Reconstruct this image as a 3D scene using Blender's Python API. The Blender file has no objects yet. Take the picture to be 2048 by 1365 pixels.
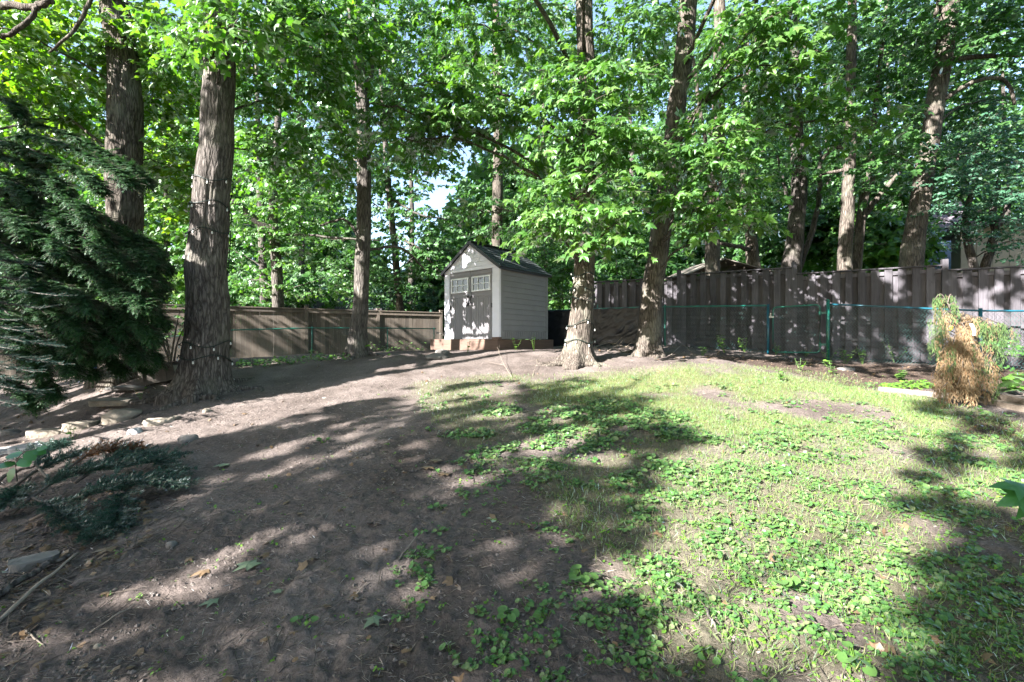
import bpy, math, random
import numpy as np
from mathutils import Vector

random.seed(11)
R = np.random.default_rng(11)
SC = bpy.context.scene
COL = SC.collection
A = lambda *v: np.array(v, dtype=float)
PI = math.pi

# ------------------------------------------------------------------ camera, sky, sun, exposure
CAMZ, F = 1.6, 910.0
cam_d = bpy.data.cameras.new('camera')
cam = bpy.data.objects.new('camera', cam_d)
COL.objects.link(cam)
cam.location = (0, 0, CAMZ)
cam.rotation_euler = (math.radians(90), 0, 0)
cam_d.sensor_width = 36.0
cam_d.lens = 36.0 * F / 2048.0
cam_d.clip_start, cam_d.clip_end = 0.05, 3000
SC.camera = cam

SUN_EL = math.radians(31)
TO_SUN_H = A(-0.78, -0.62); TO_SUN_H /= np.linalg.norm(TO_SUN_H)
TO_SUN = A(TO_SUN_H[0] * math.cos(SUN_EL), TO_SUN_H[1] * math.cos(SUN_EL), math.sin(SUN_EL))
world = bpy.data.worlds.new('World'); SC.world = world; world.use_nodes = True
wn = world.node_tree.nodes; wl_ = world.node_tree.links
sky = wn.new('ShaderNodeTexSky'); sky.sky_type = 'NISHITA'; sky.sun_disc = False
sky.sun_elevation = SUN_EL
sky.sun_rotation = math.atan2(TO_SUN[0], TO_SUN[1])
sky.air_density = 1.0; sky.ozone_density = 0.6; sky.dust_density = 1.2
bg = wn['Background']; bg.inputs['Strength'].default_value = 0.066
wl_.new(sky.outputs['Color'], bg.inputs['Color'])
sun_d = bpy.data.lights.new('sun', 'SUN'); sun_d.energy = 5.0; sun_d.angle = math.radians(0.5)
sun_d.color = (1.0, 0.965, 0.92)
sun = bpy.data.objects.new('sun', sun_d); COL.objects.link(sun)
sun.rotation_euler = Vector(-TO_SUN).to_track_quat('-Z', 'Y').to_euler()
sun.location = (-20, -15, 25)
SC.view_settings.view_transform = 'Standard'
SC.view_settings.look = 'None'
SC.view_settings.gamma = 1.0
SC.view_settings.use_curve_mapping = False
SC.view_settings.exposure = 3.1
SC.cycles.use_denoising = True
SC.cycles.max_bounces = 8
SC.cycles.diffuse_bounces = 4
SC.cycles.transmission_bounces = 5
SC.cycles.sample_clamp_indirect = 6.0

# ------------------------------------------------------------------ small maths
def P(px, py, Y):
    """where the ray through the photograph's pixel stands at depth Y (metres)"""
    return A((px - 1024) / F * Y, Y, CAMZ - (py - 682.5) / F * Y)

def _hash(ix, iy, iz, seed):
    h = (ix.astype(np.int64) * 374761393 + iy.astype(np.int64) * 668265263 + iz.astype(np.int64) * 2147483647 + seed * 974711) & 0xFFFFFFFF
    h = ((h ^ (h >> 13)) * 1274126177) & 0xFFFFFFFF
    h = ((h ^ (h >> 16)) * 2246822519) & 0xFFFFFFFF
    return ((h ^ (h >> 15)) & 0xFFFFFF) / float(0xFFFFFF)

def vnoise(x, y, z=0.0, seed=0):
    x, y, z = np.broadcast_arrays(np.asarray(x, float), np.asarray(y, float), np.asarray(z, float))
    ix, iy, iz = np.floor(x), np.floor(y), np.floor(z)
    fx, fy, fz = x - ix, y - iy, z - iz
    fx, fy, fz = [f * f * (3 - 2 * f) for f in (fx, fy, fz)]
    r = 0
    for dx in (0, 1):
        for dy in (0, 1):
            for dz in (0, 1):
                w = (fx if dx else 1 - fx) * (fy if dy else 1 - fy) * (fz if dz else 1 - fz)
                r = r + w * _hash(ix + dx, iy + dy, iz + dz, seed)
    return r

def fbm(x, y, z=0.0, seed=0, octv=3):
    r, a, t = 0, 1.0, 0
    for k in range(octv):
        r = r + a * vnoise(np.asarray(x) * 2 ** k, np.asarray(y) * 2 ** k, np.asarray(z) * 2 ** k, seed + k)
        t += a; a *= 0.5
    return r / t

def norm(v):
    return v / np.maximum(np.linalg.norm(v, axis=-1, keepdims=True), 1e-9)

def spline(pts, n):
    pts = np.asarray(pts, float)
    if len(pts) == 2:
        t = np.linspace(0, 1, n)[:, None]
        return pts[0] * (1 - t) + pts[1] * t
    p = np.vstack([2 * pts[0] - pts[1], pts, 2 * pts[-1] - pts[-2]])
    u = np.linspace(0, len(pts) - 1 - 1e-9, n)
    i = u.astype(int); t = (u - i)[:, None]
    p0, p1, p2, p3 = p[i], p[i + 1], p[i + 2], p[i + 3]
    return 0.5 * ((2 * p1) + (-p0 + p2) * t + (2 * p0 - 5 * p1 + 4 * p2 - p3) * t * t + (-p0 + 3 * p1 - 3 * p2 + p3) * t ** 3)

def in_poly(x, y, poly):
    x = np.asarray(x); y = np.asarray(y)
    inside = np.zeros(x.shape, bool)
    n = len(poly)
    for i in range(n):
        x0, y0 = poly[i]; x1, y1 = poly[(i + 1) % n]
        c = ((y0 > y) != (y1 > y)) & (x < (x1 - x0) * (y - y0) / ((y1 - y0) if abs(y1 - y0) > 1e-9 else 1e-9) + x0)
        inside ^= c
    return inside

# ------------------------------------------------------------------ mesh helpers
def make_mesh(name, V, faces, mats, midx=None, smooth=False):
    """faces: list of (n,k) int arrays"""
    me = bpy.data.meshes.new(name)
    V = np.asarray(V, np.float32)
    faces = [np.asarray(f, np.int32) for f in faces if len(f)]
    me.vertices.add(len(V)); me.vertices.foreach_set('co', V.ravel())
    nl = sum(f.size for f in faces); npoly = sum(len(f) for f in faces)
    me.loops.add(nl); me.polygons.add(npoly)
    me.loops.foreach_set('vertex_index', np.concatenate([f.ravel() for f in faces]))
    tot = np.concatenate([np.full(len(f), f.shape[1], np.int32) for f in faces])
    me.polygons.foreach_set('loop_start', np.concatenate([[0], np.cumsum(tot)[:-1]]).astype(np.int32))
    me.polygons.foreach_set('loop_total', tot)
    for m in (mats if isinstance(mats, (list, tuple)) else [mats]):
        me.materials.append(m)
    if midx is not None:
        me.polygons.foreach_set('material_index', np.asarray(midx, np.int32))
    me.polygons.foreach_set('use_smooth', np.full(npoly, bool(smooth)))
    me.update(calc_edges=True)
    return me

def origin(parent):
    o = A(0, 0, 0)
    while parent is not None:
        o = o + A(*parent.location); parent = parent.parent
    return o

def obj(name, V, faces, mats, parent=None, midx=None, smooth=False, kind=None, local=False):
    """one mesh object; V in world metres unless local"""
    V = np.asarray(V, float)
    if not local:
        if parent is None:
            o = A((V[:, 0].min() + V[:, 0].max()) / 2, (V[:, 1].min() + V[:, 1].max()) / 2, V[:, 2].min())
            loc = o
        else:
            o = origin(parent); loc = A(0, 0, 0)
    else:
        o = A(0, 0, 0); loc = o
    ob = bpy.data.objects.new(name, make_mesh(name, V - o, faces, mats, midx, smooth))
    COL.objects.link(ob)
    ob.location = loc
    if parent is not None: ob.parent = parent
    if kind: ob['kind'] = kind
    return ob

def tag(o, label, cat, group=None):
    o['label'] = label; o['category'] = cat
    if group: o['group'] = group
    return o

def thing(name, label, cat, loc, group=None, rotz=0.0):
    o = bpy.data.objects.new(name, None); COL.objects.link(o)
    o.empty_display_size = 0.2
    o.location = tuple(loc); o.rotation_euler = (0, 0, rotz)
    return tag(o, label, cat, group)

def dup(o, loc, rotz=None, scale=None, label=None):
    c = o.copy(); COL.objects.link(c); c.location = tuple(loc)
    if rotz is not None: c.rotation_euler = (c.rotation_euler[0], c.rotation_euler[1], rotz)
    if scale is not None: c.scale = (scale,) * 3 if np.isscalar(scale) else scale
    if label: c['label'] = label
    for ch in list(o.children):
        d = ch.copy(); COL.objects.link(d); d.parent = c
    return c

class MB:
    """collects pieces, then links them as one mesh object"""
    def __init__(s): s.V = []; s.F = {}; s.M = {}; s.n = 0
    def add(s, V, faces, m=0):
        V = np.asarray(V, float)
        for f in faces:
            f = np.asarray(f, np.int64)
            if f.size == 0: continue
            s.F.setdefault(f.shape[1], []).append(f + s.n)
            s.M.setdefault(f.shape[1], []).append(np.full(len(f), m))
        s.V.append(V); s.n += len(V)
        return s
    def box(s, c, d, rotz=0.0, m=0):
        V, Fc = box(c, d, rotz); return s.add(V, Fc, m)
    def get(s):
        ks = list(s.F)
        return np.vstack(s.V), [np.vstack(s.F[k]) for k in ks], np.concatenate([np.concatenate(s.M[k]) for k in ks])
    def build(s, name, mats, parent=None, smooth=False, kind=None, local=False):
        V, Fc, M = s.get()
        return obj(name, V, Fc, mats, parent, M, smooth, kind, local)

BOXF = np.array([[0, 3, 2, 1], [4, 5, 6, 7], [0, 1, 5, 4], [1, 2, 6, 5], [2, 3, 7, 6], [3, 0, 4, 7]])
UNIT = np.array([[-.5, -.5, -.5], [.5, -.5, -.5], [.5, .5, -.5], [-.5, .5, -.5], [-.5, -.5, .5], [.5, -.5, .5], [.5, .5, .5], [-.5, .5, .5]])
def rot2(V, a):
    c, s_ = math.cos(a), math.sin(a)
    W = np.array(V, float); W[:, 0] = V[:, 0] * c - V[:, 1] * s_; W[:, 1] = V[:, 0] * s_ + V[:, 1] * c
    return W
def box(c, d, rotz=0.0):
    return rot2(UNIT * np.asarray(d, float), rotz) + np.asarray(c, float), [BOXF]

_unit = {}
def bevel_unit():
    b = 0.06; V = []; 
    return UNIT
def pbox(name, parent, c, d, mat, rotz=0.0, rot=None, shear=None):
    """a part that is one board or block; alike pieces share one mesh; c is local to the parent"""
    if mat.name not in _unit:
        _unit[mat.name] = make_mesh('board_' + mat.name, UNIT, [BOXF], mat)
    o = bpy.data.objects.new(name, _unit[mat.name]); COL.objects.link(o)
    o.location = tuple(c); o.scale = tuple(d)
    o.rotation_euler = rot if rot is not None else (0, 0, rotz)
    if parent is not None: o.parent = parent
    return o

def frames(path):
    path = np.asarray(path, float)
    T = norm(np.gradient(path, axis=0))
    ref = A(0, 0, 1) if abs(T[:, 2]).mean() < 0.8 else A(1, 0, 0)
    X = norm(np.cross(np.broadcast_to(ref, T.shape), T)); Y = np.cross(T, X)
    return T, X, Y

def tube(path, rad, seg=8, cap=True):
    path = np.asarray(path, float); n = len(path)
    rad = np.broadcast_to(np.asarray(rad, float), (n,))
    T, X, Y = frames(path)
    th = np.linspace(0, 2 * PI, seg, endpoint=False)
    V = path[:, None, :] + rad[:, None, None] * (np.cos(th)[None, :, None] * X[:, None, :] + np.sin(th)[None, :, None] * Y[:, None, :])
    V = V.reshape(-1, 3)
    i = np.arange(n - 1)[:, None] * seg; j = np.arange(seg)[None, :]; k = (j + 1) % seg
    Fq = np.stack([i + j, i + k, i + seg + k, i + seg + j], -1).reshape(-1, 4)
    fs = [Fq]
    if cap:
        V = np.vstack([V, path[0], path[-1]])
        a, b = n * seg, n * seg + 1
        jj = np.arange(seg); kk = (jj + 1) % seg
        fs.append(np.vstack([np.stack([np.full(seg, a), kk, jj], -1), np.stack([np.full(seg, b), (n - 1) * seg + jj, (n - 1) * seg + kk], -1)]))
    return V, fs

def sticks(Aa, Bb, r0, r1=None, seg=3):
    """many straight thin prisms from Aa to Bb"""
    Aa = np.asarray(Aa, float); Bb = np.asarray(Bb, float); n = len(Aa)
    r0 = np.broadcast_to(np.asarray(r0, float), (n,)); r1 = r0 if r1 is None else np.broadcast_to(np.asarray(r1, float), (n,))
    T = norm(Bb - Aa)
    ref = np.where(np.abs(T[:, 2:3]) < 0.8, A(0, 0, 1)[None], A(1, 0, 0)[None])
    X = norm(np.cross(ref, T)); Y = np.cross(T, X)
    th = np.linspace(0, 2 * PI, seg, endpoint=False)
    ring = np.cos(th)[None, :, None] * X[:, None] + np.sin(th)[None, :, None] * Y[:, None]
    V = np.concatenate([Aa[:, None] + ring * r0[:, None, None], Bb[:, None] + ring * r1[:, None, None]], 1).reshape(-1, 3)
    base = np.arange(n)[:, None] * 2 * seg; j = np.arange(seg)[None]; k = (j + 1) % seg
    Fq = np.stack([base + j, base + k, base + seg + k, base + seg + j], -1).reshape(-1, 4)
    return V, [Fq]

# ------------------------------------------------------------------ materials
def hexc(r, g, b): return (r, g, b, 1.0)
def newmat(name):
    m = bpy.data.materials.new(name); m.use_nodes = True
    nt = m.node_tree; b = nt.nodes['Principled BSDF']
    b.inputs['Specular IOR Level'].default_value = 0.25
    return m, nt, b
def node(nt, t, **kw):
    n = nt.nodes.new(t)
    for k, v in kw.items():
        if k in n.inputs: n.inputs[k].default_value = v
        else: setattr(n, k, v)
    return n
def ramp(nt, stops):
    r = nt.nodes.new('ShaderNodeValToRGB'); e = r.color_ramp.elements
    while len(e) < len(stops): e.new(0.5)
    for i, (p, c) in enumerate(stops):
        e[i].position = p; e[i].color = hexc(*c)
    return r
def lk(nt, a, b): nt.links.new(a, b)

def simple(name, col, rough=0.6, metal=0.0, var=0.15, scale=6.0, bump=0.0, bscale=40.0, spec=0.25):
    m, nt, b = newmat(name)
    g = node(nt, 'ShaderNodeNewGeometry')
    oi = node(nt, 'ShaderNodeObjectInfo')
    n = node(nt, 'ShaderNodeTexNoise', Scale=scale, Detail=5.0, Roughness=0.6)
    lk(nt, g.outputs['Position'], n.inputs['Vector'])
    lo = tuple(c * (1 - var) for c in col); hi = tuple(min(1, c * (1 + var)) for c in col)
    r = ramp(nt, [(0.3, lo), (0.7, hi)])
    lk(nt, n.outputs['Fac'], r.inputs['Fac'])
    lk(nt, r.outputs['Color'], b.inputs['Base Color'])
    b.inputs['Roughness'].default_value = rough; b.inputs['Metallic'].default_value = metal
    b.inputs['Specular IOR Level'].default_value = spec
    if bump:
        n2 = node(nt, 'ShaderNodeTexNoise', Scale=bscale, Detail=6.0)
        lk(nt, g.outputs['Position'], n2.inputs['Vector'])
        bp = node(nt, 'ShaderNodeBump', Strength=bump, Distance=0.02)
        lk(nt, n2.outputs['Fac'], bp.inputs['Height']); lk(nt, bp.outputs['Normal'], b.inputs['Normal'])
    return m

def wood(name, cols, axis='Z', knots=True, gscale=(45, 45, 2.2), rough=0.85, stain=0.0, stain_col=(0.1, 0.08, 0.06)):
    """weathered board: grain along an axis, a tone of its own for each board"""
    m, nt, b = newmat(name)
    g = node(nt, 'ShaderNodeNewGeometry'); oi = node(nt, 'ShaderNodeObjectInfo')
    add = node(nt, 'ShaderNodeVectorMath', operation='ADD')
    sc_ = node(nt, 'ShaderNodeVectorMath', operation='SCALE'); sc_.inputs['Scale'].default_value = 37.0
    comb = node(nt, 'ShaderNodeCombineXYZ')
    for i in range(3): lk(nt, oi.outputs['Random'], comb.inputs[i])
    lk(nt, comb.outputs[0], sc_.inputs[0])
    lk(nt, g.outputs['Position'], add.inputs[0]); lk(nt, sc_.outputs[0], add.inputs[1])
    mp = node(nt, 'ShaderNodeMapping'); mp.inputs['Scale'].default_value = gscale
    lk(nt, add.outputs[0], mp.inputs['Vector'])
    n = node(nt, 'ShaderNodeTexNoise', Scale=1.0, Detail=6.0, Roughness=0.65, Distortion=0.6)
    lk(nt, mp.outputs[0], n.inputs['Vector'])
    r = ramp(nt, [(0.25, cols[0]), (0.5, cols[1]), (0.78, cols[2])])
    lk(nt, n.outputs['Fac'], r.inputs['Fac'])
    hsv = node(nt, 'ShaderNodeHueSaturation')
    mr = node(nt, 'ShaderNodeMapRange'); mr.inputs['To Min'].default_value = 0.68; mr.inputs['To Max'].default_value = 1.3
    lk(nt, oi.outputs['Random'], mr.inputs['Value']); lk(nt, mr.outputs[0], hsv.inputs['Value'])
    lk(nt, r.outputs['Color'], hsv.inputs['Color'])
    cur = hsv.outputs['Color']
    if knots:
        v = node(nt, 'ShaderNodeTexVoronoi', Scale=3.4)
        mp2 = node(nt, 'ShaderNodeMapping'); mp2.inputs['Scale'].default_value = (1.6, 1.6, 0.9)
        lk(nt, add.outputs[0], mp2.inputs['Vector']); lk(nt, mp2.outputs[0], v.inputs['Vector'])
        kr = ramp(nt, [(0.04, (0.35, 0.35, 0.35)), (0.11, (1, 1, 1))])
        lk(nt, v.outputs['Distance'], kr.inputs['Fac'])
        mx = node(nt, 'ShaderNodeMix', data_type='RGBA', blend_type='MULTIPLY'); mx.inputs[0].default_value = 0.8
        lk(nt, cur, mx.inputs[6]); lk(nt, kr.outputs['Color'], mx.inputs[7]); cur = mx.outputs[2]
    if stain:
        n3 = node(nt, 'ShaderNodeTexNoise', Scale=1.7, Detail=4.0)
        lk(nt, g.outputs['Position'], n3.inputs['Vector'])
        sr = ramp(nt, [(0.45, (0, 0, 0)), (0.7, (1, 1, 1))]); lk(nt, n3.outputs['Fac'], sr.inputs['Fac'])
        ml = node(nt, 'ShaderNodeMath', operation='MULTIPLY'); ml.inputs[1].default_value = stain
        lk(nt, sr.outputs['Color'], ml.inputs[0])
        mx = node(nt, 'ShaderNodeMix', data_type='RGBA'); lk(nt, ml.outputs[0], mx.inputs[0])
        lk(nt, cur, mx.inputs[6]); mx.inputs[7].default_value = hexc(*stain_col); cur = mx.outputs[2]
    lk(nt, cur, b.inputs['Base Color']); b.inputs['Roughness'].default_value = rough
    bp = node(nt, 'ShaderNodeBump', Strength=0.35, Distance=0.004)
    lk(nt, n.outputs['Fac'], bp.inputs['Height']); lk(nt, bp.outputs['Normal'], b.inputs['Normal'])
    return m

def bark(name, cols, zs=3.6, hs=30.0, bumpd=0.03, lichen=0.42):
    m, nt, b = newmat(name)
    g = node(nt, 'ShaderNodeNewGeometry')
    mp = node(nt, 'ShaderNodeMapping'); mp.inputs['Scale'].default_value = (hs, hs, zs)
    lk(nt, g.outputs['Position'], mp.inputs['Vector'])
    n = node(nt, 'ShaderNodeTexNoise', Scale=1.0, Detail=8.0, Roughness=0.68, Distortion=0.5)
    lk(nt, mp.outputs[0], n.inputs['Vector'])
    v = node(nt, 'ShaderNodeTexVoronoi', Scale=1.0); v.feature = 'DISTANCE_TO_EDGE'
    mp2 = node(nt, 'ShaderNodeMapping'); mp2.inputs['Scale'].default_value = (hs * 0.75, hs * 0.75, zs * 0.9)
    nd = node(nt, 'ShaderNodeMix', data_type='VECTOR'); nd.inputs[0].default_value = 0.06
    lk(nt, g.outputs['Position'], nd.inputs[4])
    nn = node(nt, 'ShaderNodeTexNoise', Scale=7.0, Detail=3.0); lk(nt, g.outputs['Position'], nn.inputs['Vector'])
    lk(nt, nn.outputs['Color'], nd.inputs[5]); lk(nt, nd.outputs[1], mp2.inputs['Vector'])
    lk(nt, mp2.outputs[0], v.inputs['Vector'])
    vr = ramp(nt, [(0.0, (0.0, 0.0, 0.0)), (0.22, (1, 1, 1))]); lk(nt, v.outputs['Distance'], vr.inputs['Fac'])
    r = ramp(nt, [(0.28, cols[0]), (0.5, cols[1]), (0.75, cols[2])]); lk(nt, n.outputs['Fac'], r.inputs['Fac'])
    mx = node(nt, 'ShaderNodeMix', data_type='RGBA', blend_type='MULTIPLY'); mx.inputs[0].default_value = 0.62
    lk(nt, r.outputs['Color'], mx.inputs[6]); lk(nt, vr.outputs['Color'], mx.inputs[7])
    n3 = node(nt, 'ShaderNodeTexNoise', Scale=2.3, Detail=5.0); lk(nt, g.outputs['Position'], n3.inputs['Vector'])
    lr = ramp(nt, [(0.5, (0, 0, 0)), (0.72, (1, 1, 1))]); lk(nt, n3.outputs['Fac'], lr.inputs['Fac'])
    ml = node(nt, 'ShaderNodeMath', operation='MULTIPLY'); ml.inputs[1].default_value = lichen
    lk(nt, lr.outputs['Color'], ml.inputs[0])
    mx2 = node(nt, 'ShaderNodeMix', data_type='RGBA'); lk(nt, ml.outputs[0], mx2.inputs[0])
    lk(nt, mx.outputs[2], mx2.inputs[6]); mx2.inputs[7].default_value = hexc(0.17, 0.165, 0.13)
    lk(nt, mx2.outputs[2], b.inputs['Base Color']); b.inputs['Roughness'].default_value = 0.95
    b.inputs['Specular IOR Level'].default_value = 0.1
    ad = node(nt, 'ShaderNodeMath', operation='MULTIPLY_ADD'); ad.inputs[1].default_value = 0.6
    lk(nt, vr.outputs['Color'], ad.inputs[0]); lk(nt, n.outputs['Fac'], ad.inputs[2])
    bp = node(nt, 'ShaderNodeBump', Strength=0.7, Distance=bumpd)
    lk(nt, ad.outputs[0], bp.inputs['Height']); lk(nt, bp.outputs['Normal'], b.inputs['Normal'])
    return m

def leafmat(name, cols, trans, tw=0.4, rough=0.42, gloss=0.045):
    """leaf: each leaf (mesh island) its own green, light passing through"""
    m = bpy.data.materials.new(name); m.use_nodes = True; nt = m.node_tree
    for n_ in list(nt.nodes): nt.nodes.remove(n_)
    out = node(nt, 'ShaderNodeOutputMaterial'); g = node(nt, 'ShaderNodeNewGeometry')
    st = [(i / max(1, len(cols) - 1), c) for i, c in enumerate(cols)]
    r = ramp(nt, st); lk(nt, g.outputs['Random Per Island'], r.inputs['Fac'])
    d = node(nt, 'ShaderNodeBsdfDiffuse'); lk(nt, r.outputs['Color'], d.inputs['Color'])
    t = node(nt, 'ShaderNodeBsdfTranslucent')
    hv = node(nt, 'ShaderNodeMix', data_type='RGBA', blend_type='MULTIPLY'); hv.inputs[0].default_value = 1.0
    lk(nt, r.outputs['Color'], hv.inputs[6]); hv.inputs[7].default_value = hexc(*trans)
    lk(nt, hv.outputs[2], t.inputs['Color'])
    ms = node(nt, 'ShaderNodeMixShader'); ms.inputs[0].default_value = tw
    lk(nt, d.outputs[0], ms.inputs[1]); lk(nt, t.outputs[0], ms.inputs[2])
    gl = node(nt, 'ShaderNodeBsdfGlossy'); gl.inputs['Roughness'].default_value = rough
    gl.inputs['Color'].default_value = (0.9, 0.95, 1, 1)
    fr = node(nt, 'ShaderNodeFresnel', IOR=1.4)
    mf = node(nt, 'ShaderNodeMath', operation='MULTIPLY'); mf.inputs[1].default_value = gloss * 12
    lk(nt, fr.outputs[0], mf.inputs[0])
    m2 = node(nt, 'ShaderNodeMixShader'); lk(nt, mf.outputs[0], m2.inputs[0])
    lk(nt, ms.outputs[0], m2.inputs[1]); lk(nt, gl.outputs[0], m2.inputs[2])
    lk(nt, m2.outputs[0], out.inputs['Surface'])
    return m

M = {}
M['bark_grey'] = bark('bark_grey', [(0.045, 0.038, 0.033), (0.105, 0.092, 0.084), (0.215, 0.192, 0.175)])
M['bark_brown'] = bark('bark_brown', [(0.04, 0.032, 0.026), (0.098, 0.082, 0.07), (0.195, 0.168, 0.145)], lichen=0.5)
M['bark_dark'] = bark('bark_dark', [(0.03, 0.026, 0.024), (0.085, 0.074, 0.068), (0.18, 0.16, 0.15)])
M['bark_twig'] = simple('bark_twig', (0.08, 0.065, 0.055), 0.9, var=0.3)
M['maple'] = leafmat('maple_leaf', [(0.034, 0.10, 0.018), (0.052, 0.135, 0.022), (0.071, 0.158, 0.027), (0.096, 0.18, 0.036)], (1.8, 1.95, 0.5), 0.48)
M['maple_yellow'] = leafmat('maple_leaf_yellowish', [(0.05, 0.13, 0.016), (0.07, 0.16, 0.019), (0.095, 0.185, 0.023), (0.135, 0.205, 0.028)], (1.9, 1.95, 0.45), 0.52)
M['maple_far'] = leafmat('maple_leaf_far', [(0.03, 0.086, 0.021), (0.043, 0.112, 0.026), (0.058, 0.135, 0.03)], (1.6, 1.9, 0.65), 0.45)
M['teal'] = leafmat('small_round_leaf', [(0.028, 0.085, 0.045), (0.04, 0.11, 0.06), (0.055, 0.13, 0.07)], (1.2, 1.6, 0.9), 0.3, gloss=0.05)
M['hemlock'] = leafmat('hemlock_needles', [(0.012, 0.036, 0.015), (0.019, 0.053, 0.02), (0.03, 0.072, 0.026), (0.045, 0.092, 0.03)], (1.2, 1.6, 0.8), 0.25, gloss=0.02)
M['spruce'] = leafmat('blue_spruce_needles', [(0.013, 0.03, 0.022), (0.022, 0.045, 0.036), (0.042, 0.07, 0.066)], (1, 1.1, 1), 0.15, gloss=0.0)
M['spruce_cut'] = leafmat('cut_spruce_needles', [(0.016, 0.045, 0.03), (0.028, 0.065, 0.045), (0.055, 0.10, 0.08)], (1, 1.1, 1), 0.15, gloss=0.012)
M['spruce_dead'] = leafmat('dead_spruce_needles', [(0.13, 0.055, 0.02), (0.19, 0.085, 0.03), (0.10, 0.045, 0.02)], (1, 1, 1), 0.2)
M['violet'] = leafmat('violet_leaf', [(0.036, 0.098, 0.024), (0.052, 0.128, 0.03), (0.07, 0.15, 0.036), (0.092, 0.168, 0.048), (0.16, 0.195, 0.085)], (1.4, 1.5, 0.6), 0.3, gloss=0.075)
M['weed'] = leafmat('weed_leaf', [(0.061, 0.1456, 0.021), (0.0915, 0.1872, 0.024), (0.122, 0.2288, 0.03)], (1.4, 1.7, 0.6), 0.35)
M['grass'] = leafmat('grass_blade', [(0.065, 0.132, 0.03), (0.095, 0.168, 0.038), (0.14, 0.19, 0.058), (0.20, 0.208, 0.10)], (1.2, 1.3, 0.7), 0.3)
M['straw'] = leafmat('dry_straw', [(0.13, 0.10, 0.078), (0.20, 0.16, 0.125), (0.27, 0.225, 0.175)], (1, 1, 1), 0.15)
M['cedar_green'] = leafmat('weeping_cedar_green', [(0.05, 0.095, 0.035), (0.075, 0.125, 0.048), (0.115, 0.16, 0.062)], (1.1, 1.2, 0.7), 0.25, gloss=0.01)
M['cedar_dead'] = leafmat('weeping_cedar_dead', [(0.165, 0.115, 0.064), (0.22, 0.16, 0.095), (0.27, 0.205, 0.13), (0.21, 0.115, 0.058)], (1, 1, 0.9), 0.2, gloss=0.0)
M['leaf_pale'] = leafmat('fallen_leaf_pale', [(0.11, 0.155, 0.095), (0.16, 0.195, 0.125)], (1, 1, 1), 0.2)
M['leaf_brown'] = leafmat('fallen_leaf_brown', [(0.12, 0.075, 0.042), (0.17, 0.115, 0.068)], (1, 1, 1), 0.2)
M['leaf_glossy'] = leafmat('glossy_leaf', [(0.03, 0.11, 0.03), (0.045, 0.14, 0.04)], (1.3, 1.6, 0.6), 0.3, rough=0.3, gloss=0.08)
M['fence_dark'] = wood('stained_fence_board', [(0.033, 0.030, 0.034), (0.060, 0.055, 0.063), (0.098, 0.090, 0.103)], stain=0.35, stain_col=(0.125, 0.117, 0.130))
M['fence_tan'] = wood('raw_fence_board', [(0.07, 0.056, 0.045), (0.12, 0.098, 0.08), (0.17, 0.142, 0.118)], stain=0.45, stain_col=(0.085, 0.077, 0.07))
M['timber'] = wood('landscape_timber', [(0.10, 0.08, 0.063), (0.15, 0.122, 0.098), (0.20, 0.168, 0.138)], gscale=(4, 30, 40))
M['platform'] = wood('redwood_platform', [(0.095, 0.06, 0.046), (0.14, 0.092, 0.072), (0.18, 0.125, 0.10)], gscale=(3, 3, 40), knots=False, stain=0.3, stain_col=(0.2, 0.12, 0.08))
M['old_wood'] = wood('weathered_plank', [(0.09, 0.075, 0.065), (0.16, 0.14, 0.125), (0.23, 0.205, 0.185)], gscale=(6, 6, 6))
M['shed_light'] = simple('shed_pale_plastic', (0.60, 0.595, 0.67), 0.55, var=0.05, scale=3, bump=0.15, bscale=90)
M['shed_taupe'] = simple('shed_taupe_plastic', (0.20, 0.193, 0.20), 0.6, var=0.06, scale=3, bump=0.15, bscale=90)
M['shed_door'] = simple('shed_door_plastic', (0.185, 0.175, 0.185), 0.6, var=0.07, scale=3, bump=0.15, bscale=90)
M['shingle'] = wood('shed_shingle_plastic', [(0.02, 0.024, 0.026), (0.036, 0.042, 0.044), (0.055, 0.062, 0.064)], knots=False, gscale=(30, 30, 30))
M['black'] = simple('black_metal', (0.012, 0.012, 0.013), 0.45, spec=0.4)
M['white_trim'] = simple('white_trim', (0.66, 0.66, 0.68), 0.5, var=0.03)
def glassmat():
    m, nt, b = newmat('window_glass')
    b.inputs['Base Color'].default_value = hexc(0.02, 0.025, 0.03); b.inputs['Roughness'].default_value = 0.08
    b.inputs['Specular IOR Level'].default_value = 0.6
    return m
M['glass'] = glassmat()
M['green_vinyl'] = simple('green_vinyl', (0.006, 0.095, 0.07), 0.35, var=0.12, spec=0.5)
M['teal_vinyl'] = simple('teal_vinyl', (0.006, 0.065, 0.095), 0.35, var=0.12, spec=0.5)
M['mesh_vinyl'] = simple('mesh_vinyl', (0.03, 0.085, 0.08), 0.4, spec=0.5)
M['wire_grey'] = simple('wire_grey', (0.25, 0.26, 0.26), 0.4, metal=0.6)
M['tarp'] = simple('black_plastic_sheet', (0.010, 0.011, 0.016), 0.38, var=0.2, spec=0.25)
M['stone_tan'] = simple('stone_tan', (0.187, 0.16, 0.129), 0.9, var=0.3, scale=9, bump=0.5, bscale=30)
M['stone_grey'] = simple('stone_grey', (0.115, 0.107, 0.1), 0.9, var=0.3, scale=9, bump=0.5, bscale=30)
M['stone_white'] = simple('stone_white', (0.3, 0.288, 0.282), 0.9, var=0.25, scale=9, bump=0.5, bscale=30)
M['siding_blue'] = simple('blue_grey_siding', (0.22, 0.29, 0.43), 0.6, var=0.04)
M['wall_beige'] = simple('beige_panel_wall', (0.22, 0.20, 0.165), 0.8, var=0.08)
M['roof_far'] = simple('far_roof_shingle', (0.10, 0.085, 0.10), 0.85, var=0.15)
M['wall_far'] = simple('far_wall', (0.45, 0.42, 0.40), 0.8, var=0.06)
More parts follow.
